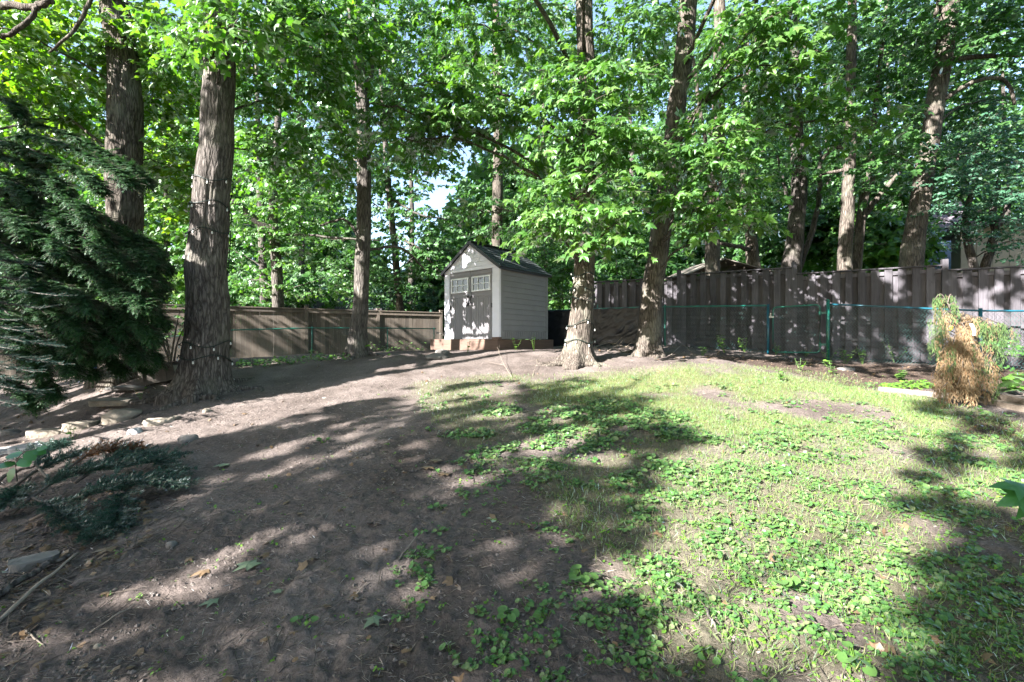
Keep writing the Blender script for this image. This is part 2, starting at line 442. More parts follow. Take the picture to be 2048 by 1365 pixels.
M['cable'] = simple('dark_green_cable', (0.008, 0.016, 0.013), 0.5)
M['bulb'] = simple('white_bulb', (0.55, 0.55, 0.52), 0.25, var=0.05, spec=0.5)
M['blue_plastic'] = simple('blue_plastic', (0.02, 0.12, 0.5), 0.4)
M['yellow'] = simple('yellow_ribbon', (0.75, 0.6, 0.02), 0.6)
M['white_tag'] = simple('white_tag', (0.6, 0.6, 0.6), 0.6, var=0.02)
M['twig_grey'] = simple('dry_twig', (0.19, 0.155, 0.125), 0.9, var=0.3, scale=20)
M['moss'] = simple('moss', (0.05, 0.08, 0.02), 0.95, var=0.3, scale=30, bump=0.6, bscale=120)

# ------------------------------------------------------------------ the ground
_cp = [P(*q) for q in [(1024, 1073, 3), (1024, 946, 4), (1024, 873, 5), (1024, 792, 7), (1155, 728, 10), (1024, 742, 9.3),
    (0, 1365, 2.05), (0, 1100, 3.2), (0, 940, 5), (160, 852, 7), (230, 806, 7.8), (390, 784, 8), (100, 768, 11), (265, 753, 9.3), (0, 842, 8.2),
    (640, 748, 9.4), (850, 716, 10.7), (720, 712, 11), (500, 762, 8.8), (448, 727, 14.3), (613, 722, 15.4), (740, 716, 16.5), (860, 703, 12.7), (1000, 704, 11.35),
    (1108, 698, 13.4), (1240, 692, 13.5), (1295, 709, 10.8), (1530, 708, 11.6), (1650, 722, 10.9), (2048, 745, 9.5), (1930, 806, 6.4),
    (1760, 786, 7.4), (1400, 742, 8.4), (1400, 802, 6.6), (1700, 900, 4.6), (2048, 1000, 3.6), (2048, 1365, 2.0), (1400, 1365, 1.9), (500, 1000, 3.7), (600, 860, 5.4)]]
_cp += [A(0, 0, 0.0), A(0, -5, -.3), A(-6, -4, -.4), A(6, -4, -.1), A(-20, 10, .2), A(-20, 25, .6), A(20, 8, .8), A(20, 25, 1.1), A(0, 26, 1.2), A(0, 42, 1.1),
        A(-35, 35, .8), A(35, 35, 1.1), A(-14, 20, .8), A(12, 18, 1.3), A(-40, -10, -.2), A(40, -10, .1), A(0, -40, -.6)]
_cp = np.array(_cp)
def _tps_fit(c, lam=0.02):
    n = len(c); d = np.linalg.norm(c[:, None, :2] - c[None, :, :2], axis=-1)
    K = np.where(d > 0, d * d * np.log(np.maximum(d, 1e-9)), 0) + lam * np.eye(n)
    Pm = np.hstack([np.ones((n, 1)), c[:, :2]])
    Mx = np.block([[K, Pm], [Pm.T, np.zeros((3, 3))]])
    return np.linalg.solve(Mx, np.concatenate([c[:, 2], np.zeros(3)]))
_w = _tps_fit(_cp)
def ground0(x, y):
    x = np.asarray(x, float); y = np.asarray(y, float); sh = np.broadcast(x, y).shape
    x = np.broadcast_to(x, sh).ravel(); y = np.broadcast_to(y, sh).ravel()
    out = np.empty(len(x))
    for a in range(0, len(x), 40000):
        xx, yy = x[a:a + 40000], y[a:a + 40000]
        d2 = (xx[:, None] - _cp[None, :, 0]) ** 2 + (yy[:, None] - _cp[None, :, 1]) ** 2
        out[a:a + 40000] = (0.5 * d2 * np.log(np.maximum(d2, 1e-12))) @ _w[:-3] + _w[-3] + _w[-2] * xx + _w[-1] * yy
    r = np.hypot(x, y); k = np.clip((r - 32) / 25, 0, 1); k = k * k * (3 - 2 * k)
    return (out * (1 - k) + 0.9 * k).reshape(sh)
def ground(x, y):
    z = ground0(x, y)
    z = z + 0.07 * (fbm(np.asarray(x) * 0.9, np.asarray(y) * 0.9, 0, 3, 2) - 0.5) + 0.028 * (fbm(np.asarray(x) * 5, np.asarray(y) * 5, 0, 9, 2) - 0.5)
    return z
def G(x, y): return float(ground(np.array([x]), np.array([y]))[0])
def at(px, py, lo=1.2, hi=60):
    """the point of the ground under the photograph's pixel"""
    Y = np.geomspace(lo, hi, 500); x = (px - 1024) / F * Y; z = CAMZ - (py - 682.5) / F * Y
    d = z - ground0(x, Y); k = np.where(d <= 0)[0]
    if len(k) == 0: y = 40.0
    else:
        i = max(1, k[0]); t = d[i - 1] / (d[i - 1] - d[i] + 1e-12); y = Y[i - 1] + t * (Y[i] - Y[i - 1])
    X = (px - 1024) / F * y
    return A(X, y, G(X, y))
def wpoly(pts): return [tuple(at(*p)[:2]) for p in pts]

GRASS = wpoly([(830, 770), (1000, 748), (1240, 742), (1500, 730), (1700, 752), (1880, 800), (2046, 850), (2700, 900), (2700, 1364), (1350, 1364), (1250, 1150), (1000, 960), (880, 860)])
GRASS_STRONG = wpoly([(1040, 775), (1250, 752), (1500, 742), (1680, 760), (1860, 805), (1900, 880), (1500, 880), (1150, 850)])
VIOLET_A = wpoly([(905, 850), (1000, 815), (1250, 800), (1400, 850), (1390, 930), (1250, 960), (1020, 930), (920, 900)])
VIOLET_B = wpoly([(1290, 950), (1420, 860), (1880, 840), (2046, 900), (2700, 900), (2700, 1364), (1180, 1364), (1230, 1180)])
VIOLET_C = wpoly([(900, 900), (1300, 940), (1250, 1150), (1180, 1364), (900, 1364), (780, 1150), (860, 1000)])
MULCH = wpoly([(1380, 712), (1640, 722), (2700, 760), (2700, 830), (1890, 775), (1700, 775), (1500, 728)])
MULCH2 = wpoly([(1900, 830), (2046, 850), (2046, 905), (1930, 870)])
def soft(x, y, poly, amp=0.35, f=1.7, seed=4):
    """how much of a place lies inside an area with a ragged edge, 0..1 (four jittered tests)"""
    r = 0
    for k in range(4):
        dx = (fbm(x * f, y * f, k * 7.3, seed, 2) - .5) * 2 * amp * (0.4 + y * 0.11); dy = (fbm(x * f, y * f, k * 7.3 + 50, seed + 9, 2) - .5) * 2 * amp * (0.4 + y * 0.11)
        r = r + in_poly(x + dx, y + dy, poly)
    return r / 4.0
def grassy(x, y):
    g = 0.42 * soft(x, y, GRASS, 0.4) + 0.6 * soft(x, y, GRASS_STRONG, 0.4, seed=21)
    patch = fbm(x * 1.3, y * 1.3, 0, 31, 3)
    g = g * np.clip((patch - 0.30) / 0.22, 0, 1)
    return np.clip(g, 0, 1)
def mulchy(x, y): return np.clip(soft(x, y, MULCH, 0.25, seed=5) + soft(x, y, MULCH2, 0.2, seed=6), 0, 1)

def build_ground():
    u = np.linspace(-1.30, 1.30, 480)
    ext = np.array([1.42, 1.75, 2.1, 2.6, 3.4, 4.6, 6.5, 10, 16, 28])
    u = np.concatenate([-ext[::-1], u, ext])
    y = np.geomspace(1.15, 20, 370); y = np.concatenate([[-60, -25, -10, -4, -1.5, -.3, .5], y, np.geomspace(21.5, 900, 30)])
    w = np.where(y < 1.15, 1.65, y + 0.5)
    X = u[None, :] * w[:, None]; Y = np.broadcast_to(y[:, None], X.shape)
    Z = ground(X, Y)
    near = (Y > 0) & (Y < 13) & (np.abs(X) < 14)
    xs, ys = X[near], Y[near]
    gr = grassy(xs, ys); mu = mulchy(xs, ys)
    c = 0.030 * (fbm(xs * 11, ys * 11, 0, 41, 3) - .5)
    cl = vnoise(xs * 26, ys * 26, 0, 43); c = c + 0.045 * np.clip(cl - 0.58, 0, 1) * (0.4 + 1.2 * vnoise(xs * 1.5, ys * 1.5, 0, 44))
    cl2 = vnoise(xs * 60, ys * 60, 0, 47); c = c + 0.016 * np.clip(cl2 - 0.5, 0, 1)
    Z = Z.copy(); Z[near] += c * np.clip((13 - ys) / 4, 0, 1)
    nr, nc = X.shape
    V = np.stack([X, Y, Z], -1).reshape(-1, 3)
    i = np.arange(nr - 1)[:, None] * nc; j = np.arange(nc - 1)[None]
    Fq = np.stack([i + j, i + j + 1, i + nc + j + 1, i + nc + j], -1).reshape(-1, 4)
    m, nt, b = newmat('bare_earth')
    at_ = node(nt, 'ShaderNodeAttribute', attribute_name='cover'); g = node(nt, 'ShaderNodeNewGeometry')
    sx = node(nt, 'ShaderNodeSeparateColor'); lk(nt, at_.outputs['Color'], sx.inputs[0])
    n1 = node(nt, 'ShaderNodeTexNoise', Scale=1.1, Detail=7.0, Roughness=0.6); lk(nt, g.outputs['Position'], n1.inputs['Vector'])
    n2 = node(nt, 'ShaderNodeTexNoise', Scale=38.0, Detail=8.0, Roughness=0.7); lk(nt, g.outputs['Position'], n2.inputs['Vector'])
    n3 = node(nt, 'ShaderNodeTexNoise', Scale=150.0, Detail=5.0, Roughness=0.7); lk(nt, g.outputs['Position'], n3.inputs['Vector'])
    r1 = ramp(nt, [(0.28, (0.080, 0.064, 0.057)), (0.5, (0.13, 0.107, 0.098)), (0.72, (0.19, 0.160, 0.148))]); lk(nt, n1.outputs['Fac'], r1.inputs['Fac'])
    r2 = ramp(nt, [(0.3, (0.36, 0.35, 0.34)), (0.52, (1, 1, 1)), (0.75, (1.6, 1.55, 1.5))]); lk(nt, n2.outputs['Fac'], r2.inputs['Fac'])
    mx = node(nt, 'ShaderNodeMix', data_type='RGBA', blend_type='MULTIPLY'); mx.inputs[0].default_value = 0.75
    lk(nt, r1.outputs['Color'], mx.inputs[6]); lk(nt, r2.outputs['Color'], mx.inputs[7])
    r3 = ramp(nt, [(0.25, (0.6, 0.6, 0.6)), (0.75, (1.35, 1.35, 1.35))]); lk(nt, n3.outputs['Fac'], r3.inputs['Fac'])
    mx3 = node(nt, 'ShaderNodeMix', data_type='RGBA', blend_type='MULTIPLY'); mx3.inputs[0].default_value = 0.7
    lk(nt, mx.outputs[2], mx3.inputs[6]); lk(nt, r3.outputs['Color'], mx3.inputs[7])
    # turf: thatch and moss colour between the blades; mulch: dark red-brown
    rg = ramp(nt, [(0.3, (0.085, 0.092, 0.038)), (0.7, (0.15, 0.15, 0.075))]); lk(nt, n2.outputs['Fac'], rg.inputs['Fac'])
    mg = node(nt, 'ShaderNodeMix', data_type='RGBA'); lk(nt, sx.outputs[0], mg.inputs[0]); lk(nt, mx3.outputs[2], mg.inputs[6]); lk(nt, rg.outputs['Color'], mg.inputs[7])
    rm = ramp(nt, [(0.3, (0.035, 0.025, 0.021)), (0.7, (0.095, 0.07, 0.057))]); lk(nt, n2.outputs['Fac'], rm.inputs['Fac'])
    mm = node(nt, 'ShaderNodeMix', data_type='RGBA'); lk(nt, sx.outputs[1], mm.inputs[0]); lk(nt, mg.outputs[2], mm.inputs[6]); lk(nt, rm.outputs['Color'], mm.inputs[7])
    rf = ramp(nt, [(0.35, (0.03, 0.055, 0.018)), (0.7, (0.07, 0.10, 0.03))]); lk(nt, n1.outputs['Fac'], rf.inputs['Fac'])
    mf = node(nt, 'ShaderNodeMix', data_type='RGBA'); lk(nt, sx.outputs[2], mf.inputs[0]); lk(nt, mm.outputs[2], mf.inputs[6]); lk(nt, rf.outputs['Color'], mf.inputs[7])
    lk(nt, mf.outputs[2], b.inputs['Base Color']); b.inputs['Roughness'].default_value = 0.97; b.inputs['Specular IOR Level'].default_value = 0.08
    ad = node(nt, 'ShaderNodeMath', operation='MULTIPLY_ADD'); ad.inputs[1].default_value = 0.45; lk(nt, n3.outputs['Fac'], ad.inputs[0]); lk(nt, n2.outputs['Fac'], ad.inputs[2])
    bp = node(nt, 'ShaderNodeBump', Strength=1.0, Distance=0.03); lk(nt, ad.outputs[0], bp.inputs['Height']); lk(nt, bp.outputs['Normal'], b.inputs['Normal'])
    ob = obj('ground', V, [Fq], m, smooth=True, kind='structure', local=True)
    col = np.zeros((nr, nc, 4), np.float32); col[..., 3] = 1
    c0 = np.zeros(X.shape); c0[near] = gr; col[..., 0] = c0
    c1 = np.zeros(X.shape); c1[near] = mu; col[..., 1] = c1
    far = np.clip((np.hypot(X, Y - 5) - 14) / 6, 0, 1); col[..., 2] = far
    ca = ob.data.color_attributes.new('cover', 'FLOAT_COLOR', 'POINT'); ca.data.foreach_set('color', col.ravel())
build_ground()

# ------------------------------------------------------------------ sun and shade areas that the unseen crowns are cut to fit
LIT = [wpoly(p) for p in [
    [(1235, 742), (1500, 728), (1720, 748), (1870, 800), (1885, 880), (1850, 1000), (1880, 1100), (1800, 1250), (1840, 1364), (1330, 1364), (1290, 1290), (1260, 1130), (1340, 1030), (1300, 960), (1330, 900), (1420, 880), (1290, 800)],
    [(760, 745), (860, 708), (1230, 700), (1480, 712), (1700, 742), (1660, 762), (1250, 750), (900, 768), (790, 790)],
    [(2, 935), (2, 885), (200, 842), (330, 832), (450, 795), (640, 748), (860, 712), (900, 760), (720, 802), (520, 858), (330, 888), (150, 930)],
]]
HEAP_SHADE = wpoly([(2, 945), (160, 935), (330, 900), (380, 960), (330, 1050), (200, 1130), (2, 1250)])
STREAK = wpoly([(2, 1364), (2, 1180), (420, 1000), (900, 880), (1280, 950), (1250, 1364)])
_dxy = -TO_SUN[:2] / math.hypot(*TO_SUN[:2]); TANE = math.tan(SUN_EL)
CLEAR = []          # (centre, radius): things the photograph shows in the sun
def blocks_sun_rightly(Pn, holes=0.27):
    """True where a leaf at Pn would throw its shade on a place the photograph shows in shade"""
    z = 0.6 * np.ones(len(Pn))
    for _ in range(3):
        t = (Pn[:, 2] - z) / TANE
        qx = Pn[:, 0] + _dxy[0] * t; qy = Pn[:, 1] + _dxy[1] * t
        z = ground0(np.clip(qx, -40, 40), np.clip(qy, -30, 40))
    lit = np.zeros(len(Pn), bool)
    jx = (fbm(qx * 2.2, qy * 2.2, 0, 71, 2) - .5) * 0.5; jy = (fbm(qx * 2.2, qy * 2.2, 9, 72, 2) - .5) * 0.5
    for p in LIT: lit |= in_poly(qx + jx, qy + jy, p)
    across = qx * _dxy[1] - qy * _dxy[0]; along = qx * _dxy[0] + qy * _dxy[1]
    hole = fbm(across * 3.2, along * 0.9, 0, 77, 2) > (1 - holes - 0.16)
    st = in_poly(qx, qy, STREAK)
    hole2 = fbm(across * 7.5, along * 0.75, 0, 78, 2) > np.where(qy > 3.2, 0.70, 0.645)
    lit |= np.where(st, hole2, hole & ~st)
    lit &= ~in_poly(qx, qy, HEAP_SHADE)
    for c, r, p in CLEAR:
        v = c[None] - Pn; s = -(v @ TO_SUN); ok = s < 0      # the leaf is on the sun side of c
        s2 = v @ (-TO_SUN); d2 = (v * v).sum(1) - s2 * s2
        lit |= (s2 > 0) & (d2 < r * r) & (R.random(len(Pn)) < p)
    return ~lit
def in_view(Pn, mx=1.16, mz=0.77):
    y = Pn[:, 1]
    return (y > 0.1) & (np.abs(Pn[:, 0]) < mx * y + .2) & (Pn[:, 2] < CAMZ + mz * y + .2)

# ------------------------------------------------------------------ leaves
def _leaf(outline, centre, droop):
    v = np.array([centre] + outline, float); x, y = v[:, 0], v[:, 1]
    z = -droop * (x * x * 1.3 + (y - 0.3) ** 2) + 0.10 * np.abs(x)
    n = len(outline)
    return np.stack([x, y, z], 1), np.array([[0, 1 + i, 1 + (i + 1) % n] for i in range(n)])
_h = [(.33, -.02), (.23, .19), (.55, .50), (.22, .50), (.16, .70)]
LEAF_MAPLE = _leaf([(0, 0)] + _h + [(0, 1)] + [(-a, b) for a, b in _h[::-1]], (0, .36), .5)
_h2 = [(.36, .05), (.5, .5), (.17, .55)]
LEAF_MID = _leaf([(0, 0)] + _h2 + [(0, 1)] + [(-a, b) for a, b in _h2[::-1]], (0, .38), .45)
LEAF_FAR = (np.array([(0, 0, 0), (.48, .38, -.05), (.15, .55, 0), (0, 1, -.12), (-.15, .55, 0), (-.48, .38, -.05)], float), np.array([[0, 1, 2], [0, 2, 4], [2, 3, 4], [0, 4, 5]]))
LEAF_OVAL = _leaf([(0, 0), (.28, .2), (.36, .5), (.22, .82), (0, 1), (-.22, .82), (-.36, .5), (-.28, .2)], (0, .5), .25)
LEAF_KIDNEY = _leaf([(0, .08), (.22, -.06), (.46, .12), (.52, .42), (.32, .78), (0, .95), (-.32, .78), (-.52, .42), (-.46, .12), (-.22, -.06)], (0, .4), -.28)
LEAF_NEEDLE = (np.array([(-.17, 0, 0), (.17, 0, 0), (0, 1, -.05)], float), np.array([[0, 1, 2]]))
LEAF_DIAMOND = (np.array([(0, 0, 0), (.16, .45, .02), (0, 1, -.06), (-.16, .45, .02)], float), np.array([[0, 1, 2], [0, 2, 3]]))

def place_leaves(pos, tip, nrm, size, tpl, wide=1.0):
    V, T = tpl
    t = norm(tip); n = norm(nrm - (nrm * t).sum(1, keepdims=True) * t); x = np.cross(t, n)
    s = np.asarray(size)[:, None, None]
    W = pos[:, None] + s * (wide * V[None, :, 0:1] * x[:, None] + V[None, :, 1:2] * t[:, None] + V[None, :, 2:3] * n[:, None])
    k = len(V); Fc = (np.arange(len(pos))[:, None, None] * k + T[None]).reshape(-1, 3)
    return W.reshape(-1, 3), Fc

def rdir(n, s=1.0): return norm(R.normal(size=(n, 3))) * s

def spray(c, r, n, leaf=0.13, per=13, lift=0.0, droop=0.35, outward=None, shell=0.0, seglen=0.5, flat=1.0, layers=0):
    """leafy shoots through an ellipsoid: returns leaf positions, tips, normals, sizes and twig segments"""
    c = np.asarray(c, float); r = np.asarray(r, float)
    nt = max(1, int(n / per))
    d = rdir(nt); rad = R.random(nt) ** (1 / (3.0 + 3 * shell)); q = d * rad[:, None]
    lump = fbm(q[:, 0] * 2.2 + c[0] * 3, q[:, 1] * 2.2 + c[1] * 3, q[:, 2] * 2.2 + c[2] * 3, 5, 2)
    keep = R.random(nt) < np.clip((lump - 0.37) * 5.5, 0.03, 1); q = q[keep]; nt = len(q)
    if layers:                      # foliage in stacked drooping sheets with air between
        sh = R.random() ; zq = np.round(q[:, 2] * layers / 2 + sh) - sh; q = q.copy()
        q[:, 2] = np.clip(zq * 2 / layers, -1, 1) + R.normal(size=len(q)) * .07 - .30 * (q[:, 0] ** 2 + q[:, 1] ** 2) + .12
    o = c + q * r
    L = seglen * (0.6 + 0.8 * R.random(nt))
    td = q * A(1, 1, 0.15) + rdir(nt, 0.55) * A(1, 1, .35)
    if outward is not None: td = td + np.asarray(outward, float)
    td = norm(td + A(0, 0, lift))
    s = (np.arange(per) + R.random((nt, per)) * 0.6) / per
    sd = (s * L[:, None])[..., None]
    side = norm(np.cross(td, A(0, 0, 1)[None] + rdir(nt, 0.15)))
    alt = np.where(np.arange(per) % 2 == 0, 1.0, -1.0)[None, :, None] * (0.5 + R.random((nt, per, 1)))
    pos = o[:, None] + td[:, None] * sd + side[:, None] * alt * leaf * 0.62 - A(0, 0, 1) * (droop * sd ** 2)
    tip = td[:, None] * 0.55 + side[:, None] * alt * 0.65 + R.normal(size=pos.shape) * 0.28 - A(0, 0, 1) * (0.32 + 0.4 * droop)
    nrm = A(0, 0, .42) * flat + 0.62 * TO_SUN + q[:, None] * A(.35, .35, .1) + R.normal(size=pos.shape) * 0.42
    size = leaf * (0.45 + 0.80 * R.random(nt * per))
    return (pos.reshape(-1, 3), tip.reshape(-1, 3), nrm.reshape(-1, 3), size, o, o + td * L[:, None] - A(0, 0, 1) * (droop * L[:, None] ** 2))

# ------------------------------------------------------------------ trunks and trees
def trunk_surface(pts, rad, seg, step, amp, flare=0.0, lobes=5, seed=0, furrow=9.0, base_h=0.25):
    pts = np.asarray(pts, float); L = np.linalg.norm(np.diff(pts, axis=0), axis=1).sum(); n = max(6, int(L / step))
    path = spline(pts, n); rr = np.interp(np.linspace(0, 1, n), np.linspace(0, 1, len(pts)), rad)
    wob = np.stack([fbm(path[:, 2] * .7, seed, 0, seed, 2) - .5, fbm(path[:, 2] * .7, seed + 9, 0, seed + 3, 2) - .5, np.zeros(n)], 1)
    path = path + wob * 0.35 * rr[:, None]
    th = np.linspace(0, 2 * PI, seg, endpoint=False)
    X, Yv = A(1, 0, 0), A(0, 1, 0)
    h = path[:, 2] - path[0, 2] - base_h
    TH, H = np.meshgrid(th, h); RR = rr[:, None] * np.ones_like(TH)
    wv = (fbm(np.cos(TH) * 1.3 + 5, np.sin(TH) * 1.3 + H * .5, H * .4, seed, 2) - .5)
    RR = RR * (1 + 0.16 * wv)
    if flare:
        lob = 0.55 + 0.45 * np.cos(lobes * TH + 2.2 * fbm(np.cos(TH) * 1.5, np.sin(TH) * 1.5, 0, seed + 5, 2) * 3 + seed) * 1.0
        lob = np.clip(lob, 0, 1) ** 1.3
        RR = RR * (1 + flare * np.exp(-np.maximum(H, 0) / 0.17) * (0.18 + lob) + 0.42 * flare * np.exp(-np.maximum(H, 0) / 0.55) * (.6 + .4 * lob))
    q = furrow
    cx, cy = np.cos(TH) * rr.mean() * q, np.sin(TH) * rr.mean() * q
    tw = 0.5 * (fbm(cx * .5, cy * .5, H * 1.2, seed + 1, 2) - .5)
    rg = fbm(cx + tw * 4, cy + tw * 4, H * q * 0.13, seed + 2, 2); rg = 1 - np.abs(2 * rg - 1) * 2.0
    fn = vnoise(cx * 3, cy * 3, H * q * 0.6, seed + 8) - .5
    RR = RR + amp * (rg - 0.3) + amp * 0.5 * fn
    V = path[:, None] + RR[..., None] * (np.cos(TH)[..., None] * X + np.sin(TH)[..., None] * Yv)
    V = V.reshape(-1, 3)
    i = np.arange(n - 1)[:, None] * seg; j = np.arange(seg)[None]; k = (j + 1) % seg
    return V, [np.stack([i + j, i + k, i + seg + k, i + seg + j], -1).reshape(-1, 4)], path, rr

TREES = {}
DENS = 1.7
def tree(key, name, label, trunk, w_px=None, leaf='maple', blobs=(), bark_='bark_grey', seg=56, step=0.06, amp=0.012, flare=0.0, lobes=5, seed=1,
         tpl=LEAF_MID, lsize=0.16, top=None, limbs=True, twigs=True, group=None, furrow=9.0, sink=0.25, thin=1.0, forks=(), topleaf=0.26):
    """trunk: (px, py, depth, width in px) from the base up; blobs: (px, py, depth, rx px, ry px, depth radius m, leaves)"""
    pts = [P(*t[:3]) for t in trunk]; rad = [.85 * t[3] / F * t[2] / 2 for t in trunk]
    if top is not None:
        d = norm(pts[-1] - pts[-2]); pts.append(pts[-1] + d * top); rad.append(rad[-1] * 0.55)
    g0 = G(pts[0][0], pts[0][1])
    if pts[0][2] - g0 > 0.3:        # the foot is hidden behind something: carry the trunk down to the ground
        d = (pts[1] - pts[0]) / max(0.2, pts[1][2] - pts[0][2]); q = pts[0] - d * (pts[0][2] - g0)
        pts.insert(0, q); rad.insert(0, rad[0] * 1.15)
    base = A(pts[0][0], pts[0][1], G(pts[0][0], pts[0][1]))
    pts[0] = base - A(0, 0, sink)
    t = thing(name, label, 'tree', base, group)
    V, Fc, path, rr = trunk_surface(pts, rad, seg, step, amp, flare, lobes, seed, furrow)
    obj('trunk', V, Fc, M[bark_], t, smooth=True)
    TREES[key] = (path, rr, t)
    for f in forks:                 # big forking limbs: list of (px, py, depth, width px)
        fp = spline([P(*q[:3]) for q in f], 14); fr = np.interp(np.linspace(0, 1, 14), np.linspace(0, 1, len(f)), [q[3] / F * q[2] / 2 for q in f])
        fp = fp + (R.random((14, 3)) - .5) * 0.04
        Vt, Ft = tube(fp, fr, 10); obj('branch', Vt, Ft, M[bark_], t, smooth=True)
    mb = MB(); cnt = 0
    for b in blobs:
        px, py, Y, rx, ry, rd, n = b[:7]; n = n * DENS * thin if len(b) < 8 else n; opt = b[7] if len(b) > 7 else {}
        opt = dict(opt); view = opt.pop('world', None)
        c = P(px, py, Y) if view is None else np.asarray(view, float)
        r = A(rx / F * Y, rd, ry / F * Y) if view is None else A(rx, rd, ry)
        ls = opt.pop('leaf', lsize); tp = opt.pop('tpl', tpl); limb = opt.pop('limb', True)
        pos, tip, nrm, size, ta, tb = spray(c, r, n, ls, seglen=min(.8, max(.25, 3.2 * ls)), layers=(max(2, int(round(2 * r[2] / .42))) if view is None and ls < .25 else 0), **opt)
        if view is not None:        # unseen crown above the frame, leaves kept only where shade is wanted
            ok = ~in_view(pos) & blocks_sun_rightly(pos); pos, tip, nrm, size = pos[ok], tip[ok], nrm[ok], size[ok]
            if len(pos) == 0: continue
        Vl, Fl = place_leaves(pos, tip, nrm, size, tp); mb.add(Vl, [Fl], 0)
        if twigs and view is None:
            Vt, Ft = sticks(ta, tb, 0.004, 0.0015); mb.add(Vt, Ft, 1)
        if limbs and limb:
            zt = c[2] - 0.35 * np.hypot(*(c[:2] - path[len(path) // 2][:2])) - 0.1
            k = int(np.argmin(np.abs(path[:, 2] - max(zt, path[0, 2] + 1.8)))); s = path[k]
            D = np.linalg.norm(c - s)
            if D > 0.5:
                mid = (s + c) / 2 + A(0, 0, 0.10 * D) + R.normal(size=3) * 0.05 * D
                pp = spline([s, mid, c, c + (c - mid) * 0.5 - A(0, 0, .05 * D)], 14); pp[1:-1] += R.normal(size=(12, 3)) * 0.012 * D
                r0 = min(rr[k] * 0.28, 0.010 + 0.008 * D)
                Vt, Ft = tube(pp, np.linspace(r0, 0.006, 14), 7); obj('branch', Vt, Ft, M[bark_], t, smooth=True)
                m_ = max(3, int(D * 3)); kk = R.integers(5, 13, m_); e = pp[kk] + (c + rdir(m_) * r * 0.7 - pp[kk]) * (0.5 + .4 * R.random((m_, 1)))
                Vt, Ft = sticks(pp[kk], e, 0.007, 0.003, 4); mb.add(Vt, Ft, 1)
    if mb.n: mb.build('crown', [M[leaf], M['bark_twig']], t)
    return t

# ------------------------------------------------------------------ fences (the large structure first)
def fence_pt(px, off, slope=-0.52):
    """the point under pixel column px on the line of the right-hand fences"""
    r = (px - 1024) / F; Y = off / (1 - slope * r); return A(r * Y, Y)
DK = M['fence_dark']
bf = thing('board_fence', 'tall dark stained board on board wooden fence stepping down along the right side', 'fence', (*fence_pt(1587, 15.7), G(*fence_pt(1587, 15.7))))
bo = A(*bf.location)
FA = math.atan2(-0.52, 1.0); FD = A(math.cos(FA), math.sin(FA)); FN = A(math.sin(FA), -math.cos(FA))   # along, and towards the yard
posts = [fence_pt(1160, 15.7), fence_pt(1358, 15.7), fence_pt(1588, 15.7), fence_pt(1889, 15.7)]
posts.append(posts[-1] + FD * (np.linalg.norm(posts[3] - posts[2])))
tops = [3.44, 3.505, 3.335, 3.215]
for i, p in enumerate(posts):
    zt = (tops[min(i, 3)] if i == 0 else max(tops[i - 1], tops[min(i, 3)])) + 0.15
    g = G(*p); pbox('post', bf, A(p[0], p[1], (zt + g - .3) / 2) - bo, (.11, .11, zt - g + .3), DK, FA)
for i in range(4):
    a, b = posts[i] + FD * .06, posts[i + 1] - FD * .06; L = np.linalg.norm(b - a); zt = tops[i]
    mid = (a + b) / 2
    # cap and two rails
    pbox('cap_board', bf, A(*mid, zt + .012) - bo, (L, .145, .03), DK, FA)
    for zr, nm in ((zt - .11, 'rail'), (None, 'rail')):
        if zr is None: zr = max(G(*a), G(*b)) + .28
        pbox(nm, bf, A(*mid, zr) - bo, (L, .04, .09), DK, FA)
    n = int(L / 0.128); w = L / n
    for k in range(n):
        s = a + FD * (k + .5) * w; front = k % 2 == 0
        c2 = s + FN * (.032 if front else -.032)
        g = G(*s) + (0.03 if front else .02) + random.uniform(-.02, .03)
        top = zt - 0.012 - (0 if front else .06)
        pbox('board', bf, A(*c2, (top + g) / 2) - bo, ((.150 if front else .14) + random.uniform(-.006, .006), .019, top - g), DK, FA + random.uniform(-.012, .012))

TN = M['fence_tan']
lf0, ldir = A(-9.18, 14.5), A(2.13, 1.10) / np.linalg.norm([2.13, 1.10])
LA = math.atan2(ldir[1], ldir[0]); LN = A(ldir[1], -ldir[0])
lf = thing('wooden_fence', 'raw tan wooden privacy fence with flat top rail behind the left trees', 'fence', (*lf0, G(*lf0)))
lo = A(*lf.location)
lps = [lf0 + ldir * 2.4 * k for k in range(-3, 5)]
for i, p in enumerate(lps[:-1] if False else lps):
    if i == len(lps) - 1: continue
    g = G(*p); zt = 2.78; pbox('post', lf, A(*p, (zt + g - .3) / 2) - lo, (.10, .10, zt - g + .3), TN, LA)
    pbox('post_cap', lf, A(*p, zt + .012) - lo, (.125, .125, .025), TN, LA)
for i in range(len(lps) - 2):
    a, b = lps[i] + ldir * .055, lps[i + 1] - ldir * .055; L = 2.29; mid = (a + b) / 2
    zt = 2.70
    pbox('top_rail', lf, A(*mid, zt + .006) - lo, (L, .135, .035), TN, LA)
    pbox('rail', lf, A(*(mid + LN * .03), zt - .075) - lo, (L, .035, .12), TN, LA)
    g = min(G(*a), G(*b)); pbox('rail', lf, A(*(mid + LN * .03), g + .14) - lo, (L, .035, .09), TN, LA)
    n = 17; w = L / n
    for k in range(n):
        s = a + ldir * (k + .5) * w; g = G(*s) + .02; top = zt - .014
        pbox('board', lf, A(*s, (top + g) / 2) - lo, (w - .004, .018 + .006 * random.random(), top - g), TN, LA + random.uniform(-.006, .006))

